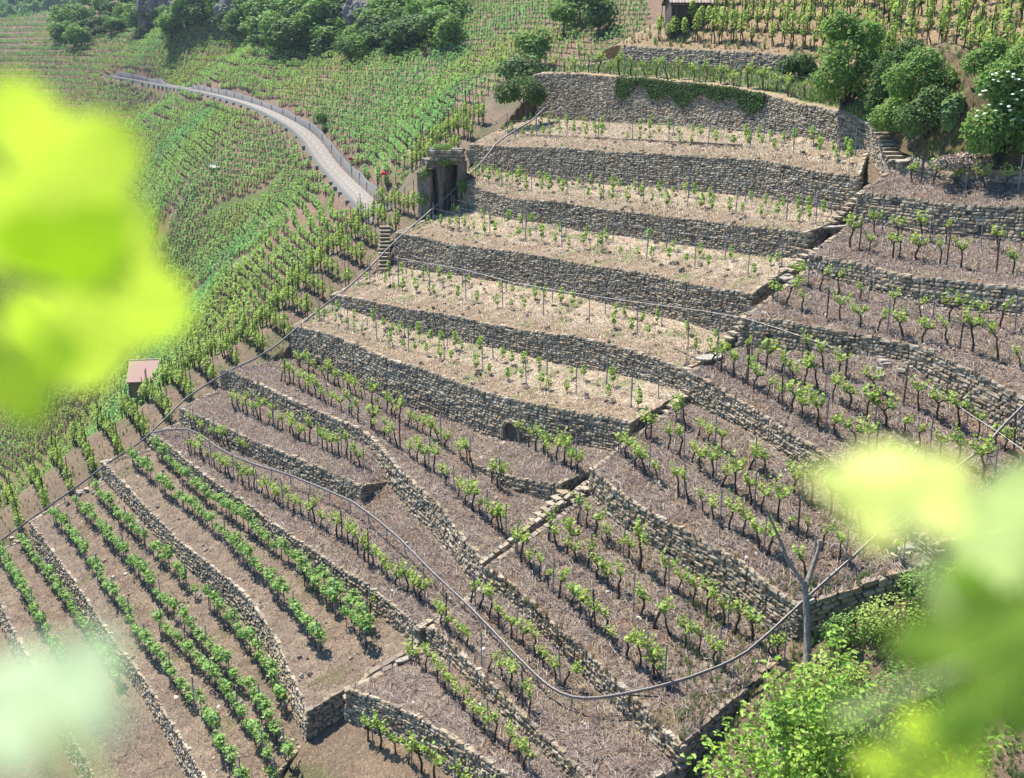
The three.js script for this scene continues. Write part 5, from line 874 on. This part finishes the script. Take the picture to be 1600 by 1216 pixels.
function ribbon(prof, flip) { const pos = [], idx = [], uv = [], m = prof(0).length; roadPts.forEach((p, i) => prof(i).forEach(([d, h], k) => { pos.push(p.x + upN[i].x * d, p.y + h, p.z + upN[i].z * d); uv.push(i * 2, k); })); for (let i = 0; i + 1 < roadPts.length; i++) for (let k = 0; k + 1 < m; k++) { const a = i * m + k, b = a + 1, c = a + m, d = c + 1; idx.push(a, b, c, b, d, c); } return geo(pos, idx, uv); }
{
  mesh('road', ribbon(() => [[-1.65, 0], [0, 0.03], [1.65, 0]]), asphalt, scene).userData.kind = 'structure';
  const o = roadPts[40].clone(), up = thing('retaining_wall', 'grey concrete retaining wall on the uphill side of the valley road', 'wall', o), hgt = (i) => clamp(farAt(roadPts[i].x + upN[i].x * 4.8, roadPts[i].z + upN[i].z * 4.8) - roadPts[i].y, 0.5, 3.0) * (0.5 + 0.2 * noise(i * 0.21, 4)) ;
  mesh('wall_face', ribbon((i) => [[1.95, -0.5], [2.1, hgt(i)], [2.5, hgt(i)], [2.6, -0.5]]), concrete, up).position.copy(o).negate();
  for (let i = 2; i < roadPts.length; i += 5) { const b = mesh('pilaster', new THREE.BoxGeometry(0.3, hgt(i) + 0.5, 0.16), concrete, up); b.position.copy(roadPts[i]).addScaledVector(upN[i], 2.04).sub(o).add(V(0, hgt(i) / 2 - 0.3, 0)); b.rotation.y = Math.atan2(upN[i].x, upN[i].z); }
  const lo = thing('parapet_wall', 'low pale parapet with buttresses on the valley side of the road', 'wall', o);
  mesh('parapet', ribbon(() => [[-1.7, -0.2], [-1.7, 0.5], [-2.05, 0.5], [-2.15, -1.6]]), new THREE.MeshStandardMaterial({ color: rgb(0.36, 0.34, 0.32), map: grain, roughness: 0.95 }), lo).position.copy(o).negate();
  for (let i = 3; i < roadPts.length; i += 4) { const b = mesh('buttress', new THREE.BoxGeometry(0.6, 1.7, 0.7), concrete, lo); b.position.copy(roadPts[i]).addScaledVector(upN[i], -2.3).sub(o).add(V(0, -0.75, 0)); b.rotation.y = Math.atan2(upN[i].x, upN[i].z); }
}
// ------------------------------------------------------------------ vines of the far slope: rows along the contour, one mass
{
  const r = rng(606), spots = [], inView = (x, y, z) => { const [px, py, d] = toPix(V(x, y, z)); return px > -30 && px < 1010 && py > -20 && py < 960 && d > 105; };
  const wooded = (x, z) => { const [px, py] = toPix(V(x, farAt(x, z), z)); return py < 10 + 34 * Math.exp(-(((px - 330) / 330) ** 2)) + 10 * fbm(px * 0.02, 1, 1, 2) && px > 90 && px < 720; };
  const put = (x, z) => {
    const y = farAt(x, z); if (!inView(x, y, z)) return; if (r() < 0.07 || fbm(x * 0.06, z * 0.06, 33, 2) > 0.85) return; if (stripAt(x, z) < 1.4) return;
    const rd = nearRoad(x, z); if (rd.far < 8 && rd.d < 3.1) return; if (wooded(x, z)) return;
    spots.push([x + (r() - 0.5) * 0.3, y, z + (r() - 0.5) * 0.3]);
  };
  const LV = 0.93, dirOK = (x, z, alongX) => { const gx = Math.abs(smoothFar(x + 2, z) - smoothFar(x - 2, z)), gz = Math.abs(smoothFar(x, z + 2) - smoothFar(x, z - 2)); return alongX ? gz > gx : gx >= gz; };
  const levels = (f, a, b, st, cb) => { let p = f(a); for (let t = a + st; t < b; t += st) { const q = f(t); if (Math.floor(p / LV) !== Math.floor(q / LV)) { const lv = Math.max(Math.floor(p / LV), Math.floor(q / LV)) * LV; cb(t - st + st * clamp((lv - p) / (q - p || 1), 0, 1)); } p = q; } };
  for (let x = -300; x < 70; x += 0.92) levels((z) => smoothFar(x, z), FZ0 + 4, FZ1, 0.8, (z) => { if (dirOK(x, z, true)) put(x, z); });
  for (let z = -555; z < -100; z += 0.92) levels((x) => smoothFar(x, z), -300, 70, 0.8, (x) => { if (dirOK(x, z, false)) put(x, z); });
  const lf = new Leaves(rng(3)), rr = rng(4); for (let i = 0; i < 24; i++) { const a = rr() * 6.28, t = rr(), R = 0.30 * Math.sin(Math.PI * (0.15 + 0.75 * t)); lf.add(Math.cos(a) * R, 0.5 + t * 1.05, Math.sin(a) * R, 0.21 + rr() * 0.1, V(Math.cos(a), 0.3, Math.sin(a)), 0.8 + 0.4 * t); }
  const trunk = new THREE.CylinderGeometry(0.05, 0.06, 1.5, 4); trunk.translate(0.05, 0.65, 0);
  const fol = new THREE.InstancedMesh(lf.geo(), L.far, spots.length), tr = new THREE.InstancedMesh(trunk, barkMat, spots.length), m = new THREE.Matrix4(), q = new THREE.Quaternion();
  spots.forEach(([x, y, z], i) => { const s = 0.85 + r() * 0.4; E3.set(0, r() * 6.28, 0); m.compose(V(x, y - 0.05, z), q.setFromEuler(E3), V(s, s * (0.9 + r() * 0.25), s)); fol.setMatrixAt(i, m); tr.setMatrixAt(i, m); const k = 0.72 + r() * 0.5, w = fbm(x * 0.03, z * 0.03, 12, 2); fol.setColorAt(i, rgb(k * (1 + 0.3 * w), k, k * (1 - 0.3 * w))); });
  const v = thing('vineyard', null, null, V(0, 0, 0)); v.userData.kind = 'stuff'; fol.name = 'foliage'; tr.name = 'trunks'; fol.userData.kind = tr.userData.kind = 'stuff'; v.add(fol, tr);
  console.log('far vines', spots.length);
}
// ------------------------------------------------------------------ woods, cliffs and huts over there
const treeProto = [0, 1, 2, 3].map((k) => proto('hillside_tree', 'tree', (g) => {
  const r = rng(2100 + k), lobes = []; for (let i = 0; i < 7; i++) { const a = r() * 6.28, d = i ? 1.5 * Math.sqrt(r()) : 0; lobes.push([Math.cos(a) * d, 2.0 + r() * 2.6, Math.sin(a) * d, 0.9 + r() * 0.8, 0.9 + r() * 0.7]); }
  mesh('trunk', tube([V(0, -0.6, 0), V(0.1, 1.3, 0.05), V(0, 3.4, 0)], 0.22, 0.08, 6), barkMat, g); mesh('crown', bushGeo(2100 + k, lobes, 950, 0.42), k % 2 ? L.bush : L.dark, g);
}));
{
  const r = rng(515), group = 'trees of the wooded band under the far cliffs';
  const band = [[95, 45], [115, 28], [140, 32], [165, 38], [190, 45], [215, 48], [235, 40], [120, 52], [150, 50], [180, 22], [160, 12], [140, 8], [200, 12], [262, 36], [290, 38], [250, 18], [310, 30], [330, 22], [345, 40], [390, 36], [405, 50], [425, 60], [440, 70], [460, 66], [480, 72], [500, 66], [520, 60], [540, 64], [430, 40], [450, 30], [470, 45], [495, 38], [515, 30], [535, 48], [420, 18], [445, 8], [480, 14], [510, 10], [555, 68], [575, 62], [590, 72], [600, 55], [610, 35], [620, 20], [640, 40], [655, 30], [670, 45], [660, 12], [680, 58], [690, 68], [650, 62], [685, 10], [700, 30], [615, 85], [560, 85], [545, 92], [635, 75], [590, 8], [630, 6], [385, 8], [400, 22], [340, 6], [300, 8], [225, 10], [370, 55], [475, 80], [510, 78], [445, 78], [410, 66], [700, 78], [575, 45], [270, 50], [205, 30], [100, 62], [128, 64]];
  for (const [x, y] of band.slice()) { const X = x + (r() - 0.5) * 34, Y = y + (r() - 0.35) * 14; if (X > 92 && X < 705) band.push([X, Y]); }
  band.sort((p, q) => p[0] - q[0]).forEach(([x, y], i) => { const p = farHit(x + (r() - 0.5) * 6, y + 6, 110, farAt); if (!p) return; const left = i < band.length / 2, look = ['dark round', 'bushy green', 'low spreading', 'tall dark'][i % 4]; const o = copyOf(treeProto[i % 4], `${look} tree, ${ordinal(left ? i : band.length - 1 - i)} from the ${left ? 'left' : 'right'} in the wooded cliff band`, group); o.position.copy(p); const s = (0.8 + r() * 0.6) * (p.z < -300 ? 1.5 : 1.15); o.scale.set(s * (i % 4 === 2 ? 1.6 : 1.25), s * (i % 4 === 2 ? 0.6 : i % 4 === 3 ? 1.05 : 0.8), s * 1.25); o.rotation.y = r() * 6.28; });
  [[905, 25, 'round green tree among the far vines beside the grassy ledge'], [880, 45, 'bushy tree at the edge of the far vines by the grassy ledge'], [935, 38, 'tree nearest the hut slope among the far vines'], [830, 95, 'dark small tree above the green strip on the far slope'], [808, 142, 'round bush-like tree at the end of the green strip']].forEach(([x, y, label], i) => { const p = farHit(x, y + 12, 112, farAt); if (!p) return; const o = copyOf(treeProto[i % 4], label, null); o.position.copy(p); const s = 0.95 + r() * 0.35; o.scale.set(s * 1.2, s, s * 1.2); });
  { const p = farHit(503, 206, 112, farAt); if (p) { const o = copyOf(treeProto[1], 'small slim tree standing on the uphill edge of the road', null, 'roadside_tree'); o.position.copy(p); o.scale.set(0.55, 0.7, 0.55); } }
  // cliffs
  const cliffMat = new THREE.MeshStandardMaterial({ color: rgb(0.30, 0.27, 0.26), map: grain, bumpMap: grainBump, bumpScale: 0.5, roughness: 1 });
  [[215, 300, -8, 34, 'long grey cliff face above the wooded band, farthest along'], [342, 382, -4, 40, 'short grey cliff face between dark trees'], [540, 605, -6, 46, 'brown streaked cliff face above the near end of the wooded band'], [398, 440, 8, 48, 'shaded cliff face in the middle of the wooded band']].forEach(([x0, x1, y0, y1, label], n) => {
    const foot = farHit((x0 + x1) / 2, y1, 112, farAt); if (!foot) return; const k = toPix(foot)[2] / FPX, W = (x1 - x0) * k, H = (y1 - y0) * k, g = thing('cliff', label, 'cliff', foot.clone().add(V(0, -1, 0)));
    const parts = Math.max(2, Math.round(W / 4)); for (let i = 0; i < parts; i++) { const m = mesh('rock_face', rockGeo(n * 7 + i * 2.3, 4, 0.45), i % 3 === 2 ? rockMat : cliffMat, g); m.position.set(-W / 2 + W * (i + 0.5) / parts, H * 0.45, -1.2 + (i % 2) * 0.8); m.scale.set(W / parts * 0.75, H * 0.62, 2.6); }
  });
  // the red-roofed hut just beyond the crest, and a tiny white-roofed one
  const b = farHit(240, 592, 100, farAt), d = toPix(b)[2]; 
  tiledHut('hut with a pinkish red tiled roof just beyond the crest', b.clone().add(V(0.6, -0.7, 0)), 74 * d / FPX, 78 * d / FPX, 1.7, 0.16, false, 24, 9, [tm([0.70, 0.45, 0.41]), tm([0.72, 0.56, 0.42])], oldWood);
  const c = farHit(336, 266, 100, farAt); tiledHut('tiny hut with a white roof alone among the far vines', c, 1.5, 1.2, 0.7, 0.2, false, 6, 3, [tm([0.8, 0.78, 0.74]), tm([0.7, 0.7, 0.68])], oldWood);
  // red roses at the row ends by the road
  [[548, 247, 'rose bush with dull red blooms by the retaining wall'], [601, 270, 'rose bush with one bright red bloom at the row end']].forEach(([x, y, label], i) => { const p = farHit(x + 4, y + 22, 100, farAt), k = toPix(p)[2] / FPX, g = thing('rose_bush', label, 'rose bush', p); mesh('stem', tube([V(0, -0.1, 0), V(-0.1, 11 * k, 0), V(-0.3, 20 * k, 0)], 0.05, 0.04, 5), barkMat, g); mesh('foliage', bushGeo(70 + i, [[-0.1, 12 * k, 0, 0.4, 0.8]], 120, 0.2), L.bush, g); const red = new THREE.MeshStandardMaterial({ color: i ? rgb(0.62, 0.03, 0.03) : rgb(0.30, 0.06, 0.07), roughness: 0.8 }); for (let q = 0; q < 5; q++) { const f = mesh('bloom', rockGeo(q + 3, 1, 0.5), red, g); f.position.set(-0.3 + 0.3 * (q % 3 - 1), 20 * k + 0.18 * (q % 2), 0.15 * (q % 2)); f.scale.setScalar(0.17); } });
}
// the wooded ridge far off, blue with distance
{
  const pos = [], idx = [], n = 60, m = 24, ridge = (t) => -40 * 0 + 78 + 14 * Math.sin(t * 5 + 1) + 10 * noise(t * 6, 2); for (let i = 0; i <= n; i++) for (let j = 0; j <= m; j++) { const t = i / n, v = j / m, x = lerp(-620, 60, t), z = lerp(-760, -1150, v); pos.push(x, lerp(-30, ridge(t) + 60, Math.pow(v, 0.8)) + 6 * noise(t * 20, v * 8), z); }
  for (let i = 0; i < n; i++) for (let j = 0; j < m; j++) { const a = i * (m + 1) + j, b = a + 1, c = a + m + 1, d = c + 1; idx.push(a, c, b, b, c, d); }
  const g = geo(pos, idx, pos.filter((_, i) => i % 3 !== 1)); mesh('distant_hill', g, new THREE.MeshStandardMaterial({ color: rgb(0.06, 0.10, 0.04), roughness: 1, map: mapAt(grain, 1 / 30) }), scene).userData.kind = 'structure';
  const r = rng(919), crown = bushGeo(31, [[0, 3, 0, 3.4, 3], [2, 5, 1, 2.6, 2.6], [-2, 5, -1, 2.6, 2.4], [0, 7.5, 0, 2.2, 2]], 260, 1.5), N = 2600, im = new THREE.InstancedMesh(crown, L.bush, N), M4 = new THREE.Matrix4(), q = new THREE.Quaternion();
  for (let i = 0; i < N; i++) { const t = r(), v = r(), x = lerp(-620, 60, t), z = lerp(-760, -1150, v), y = lerp(-30, ridge(t) + 60, Math.pow(v, 0.8)) + 6 * noise(t * 20, v * 8), s = 0.8 + r() * 0.7; E3.set(0, r() * 6, 0); im.setMatrixAt(i, M4.compose(V(x, y, z), q.setFromEuler(E3), V(s, s * (0.8 + r() * 0.5), s))); const k = 0.7 + r() * 0.7; im.setColorAt(i, rgb(k, k, k)); }
  im.name = 'distant_wood'; im.userData.kind = 'stuff'; scene.add(im);
}

// ------------------------------------------------------------------ close to the eye: the bank we stand on, a shrub, and vine leaves out of focus
{
  const pos = [], idx = [], n = 24, m = 16; for (let i = 0; i <= n; i++) for (let j = 0; j <= m; j++) { const x = lerp(-9, 11, i / n), t = j / m, d = t < 0.75 ? lerp(-4, 14.5, t / 0.75) : 14.5 + 0.9 * (t - 0.75) * 4, y = t < 0.75 ? EYE_HEIGHT - 1.75 - Math.max(0, d) * 0.83 + 0.12 * noise(x, d) : EYE_HEIGHT - 13.7 - (t - 0.75) * 4 * 26; pos.push(x, y, -d); }
  for (let i = 0; i < n; i++) for (let j = 0; j < m; j++) { const a = i * (m + 1) + j, b = a + 1, c = a + m + 1, d = c + 1; idx.push(a, c, b, b, c, d); }
  const g = geo(pos, idx, pos.filter((_, i) => i % 3 !== 1), pos.map(() => 0.9)); mesh('near_bank', g, M.soil, scene).userData.kind = 'structure';
}
{ // the shrub whose top shows in the lower part of the picture: long stems with narrow leaves
  const D = 13, base = at(1300, 1250, D).add(V(0, -1.6, 0)), g = thing('leafy_shrub', 'bright leafy shrub with long narrow leaves in front of the dead tree', 'bush', base), r = rng(61), lf = new Leaves(r), stems = [];
  const tops = [[1205, 1010], [1180, 1065], [1225, 1045], [1250, 1000], [1262, 1050], [1290, 1035], [1310, 1015], [1335, 1040], [1360, 1050], [1150, 1090], [1215, 1090], [1280, 1085], [1330, 1085], [1390, 1070], [1120, 1115], [1170, 1125], [1240, 1125], [1300, 1120], [1370, 1115], [1420, 1100], [1330, 985], [1300, 955], [1450, 1060], [1490, 1085], [1400, 1140], [1100, 1150], [1200, 1160], [1270, 1160], [1340, 1160], [1440, 1150], [1500, 1140], [1560, 1110]];
  tops.forEach(([x, y], i) => {
    const tip = at(x, y + 58, D + (r() - 0.5) * 1.6).sub(base), foot = V((r() - 0.5) * 0.7, -0.2, (r() - 0.5) * 0.5), mid = foot.clone().lerp(tip, 0.55).add(V((r() - 0.5) * 0.4, 0.35, 0)), c = new THREE.QuadraticBezierCurve3(foot, mid, tip).getPoints(14); stems.push(tube(c, 0.016, 0.005, 5));
    for (let j = 4; j < 15; j++) for (let q = 0; q < 20; q++) { const p = c[j].clone(); const d = V(r() - 0.5, 0.2 + r() * 0.4, r() - 0.5).normalize(); p.addScaledVector(d, 0.05 + r() * 0.26); lf.add(p.x, p.y, p.z, 0.045 + r() * 0.06, d, 0.75 + 0.6 * r(), 0.5); }
  });
  mesh('stems', mergeGeometries(stems), new THREE.MeshStandardMaterial({ color: rgb(0.24, 0.30, 0.11), roughness: 0.8 }), g); mesh('foliage', lf.geo(), L.young, g);
}
// a vine leaf: five lobes, toothed, cupped, with veins pressed in
function bigLeaf(seed) {
  const r = rng(seed), ring = [], N = 90; for (let i = 0; i < N; i++) { const a = i / N * 2 * Math.PI, lobe = 0.68 + 0.26 * Math.pow(Math.abs(Math.cos(a * 2.5)), 1.3) + 0.10 * Math.cos(a), notch = 1 - 0.62 * Math.exp(-(((Math.abs(a - Math.PI)) / 0.26) ** 2)), tooth = 1 + 0.045 * ((i % 3) - 1); ring.push([Math.sin(a) * lobe * notch * tooth, Math.cos(a) * lobe * notch * tooth]); }
  const pos = [], idx = [], K = 7; for (let k = 0; k <= K; k++) for (let i = 0; i < N; i++) { const t = k / K, [x, y] = ring[i]; const X = x * t, Y = y * t - 0.0, a = i / N * 2 * Math.PI, vein = 0.035 * Math.pow(Math.abs(Math.cos(a * 2.5)), 8) * t; pos.push(X, Y, 0.16 * (X * X - 0.6 * Y * Y) + 0.05 * Math.sin(X * 5 + seed) * t + 0.04 * Math.sin(Y * 6 + seed) - vein); }
  for (let k = 0; k < K; k++) for (let i = 0; i < N; i++) { const a = k * N + i, b = k * N + (i + 1) % N, c = a + N, d = b + N; if (k === 0) { idx.push(a, c, d); } else idx.push(a, c, b, b, c, d); }
  return geo(pos, idx);
}
const blade = (c, tr) => new THREE.MeshPhysicalMaterial({ color: rgb(...c), roughness: 0.75, transmission: tr, thickness: 0, side: THREE.DoubleSide, specularIntensity: 0.6 });
function nearLeaf(label, px, py, depth, size, face, roll, mat, seed, squash = 1) {
  const p = at(px, py, depth), g = thing('vine_leaf', label, 'leaf', p); const m = new THREE.Matrix4(), z = face.clone().normalize(), y = V(0, 1, 0).addScaledVector(z, -z.y).normalize(), x = y.clone().cross(z); m.makeBasis(x, y, z); g.setRotationFromMatrix(m); g.rotateZ(roll);
  const b = mesh('blade', bigLeaf(seed), mat, g); b.scale.set(size * squash, size, size); const s = mesh('stalk', tube([V(0, -0.1 * size, 0), V(0.05 * size, -0.7 * size, -0.1 * size), V(0.1 * size, -1.5 * size, -0.3 * size)], 0.0016, 0.0014, 6), new THREE.MeshStandardMaterial({ color: rgb(0.25, 0.32, 0.1), roughness: 0.7 }), g); return g;
}
const lime = blade([0.55, 0.72, 0.06], 0.7), fresh = blade([0.26, 0.42, 0.03], 0.5), skyPale = blade([0.38, 0.50, 0.27], 0.4), sunSide = sunDir.clone();  // the pale blade tone carries sky reflected off its upper face
const toEye = (px, py) => ray(px, py).normalize().negate();
const mixN = (px, py, k, extra) => sunSide.clone().multiplyScalar(k).addScaledVector(toEye(px, py), -(1 - k)).add(extra ?? V(0, 0, 0));
const px2m = (px, depth) => px * depth / FPX;
nearLeaf('large sunlit lime-green leaf, upper of the two blurred at the left edge', 30, 285, 0.36, px2m(200, 0.36), mixN(25, 285, 0.35), 2.5, lime, 1);
nearLeaf('large sunlit lime-green leaf, lower of the two blurred at the left edge', 110, 455, 0.38, px2m(185, 0.38), mixN(105, 450, 0.35), 1.9, lime, 2);
nearLeaf('lime-green leaf tip blurred behind the two large ones', 10, 560, 0.34, px2m(120, 0.34), mixN(20, 560, 0.4), 2.9, lime, 3);
nearLeaf('pale green blurred leaf in the lower corner over the hedged rows', 60, 1105, 0.22, px2m(165, 0.22), toEye(70, 1110).add(sunSide), 0.6, skyPale, 4);
nearLeaf('yellow-white blurred leaf seen edge-on, above the others at the lower right', 1400, 775, 0.32, px2m(140, 0.32), V(-0.1, 1, 0.38), 0.3, blade([0.55, 0.62, 0.14], 0.4), 6);
nearLeaf('big green blurred leaf filling the lower right corner', 1525, 1035, 0.36, px2m(160, 0.36), mixN(1500, 1050, 0.12, V(0.3, 0, 0)), 0.8, fresh, 7);
nearLeaf('pale blurred leaf at the right edge above the big green one', 1605, 840, 0.38, px2m(150, 0.38), toEye(1600, 840).add(V(0.2, 0.9, -0.1)), 1.2, blade([0.36, 0.48, 0.13], 0.4), 8);
nearLeaf('yellow-green blurred leaf at the bottom edge under the big green one', 1440, 1190, 0.40, px2m(120, 0.40), mixN(1440, 1190, 0.35), 2.2, lime, 9);

shadows(scene);
console.log('counts', JSON.stringify([...names].filter(([, n]) => n > 3)));
renderer.render(scene, camera);
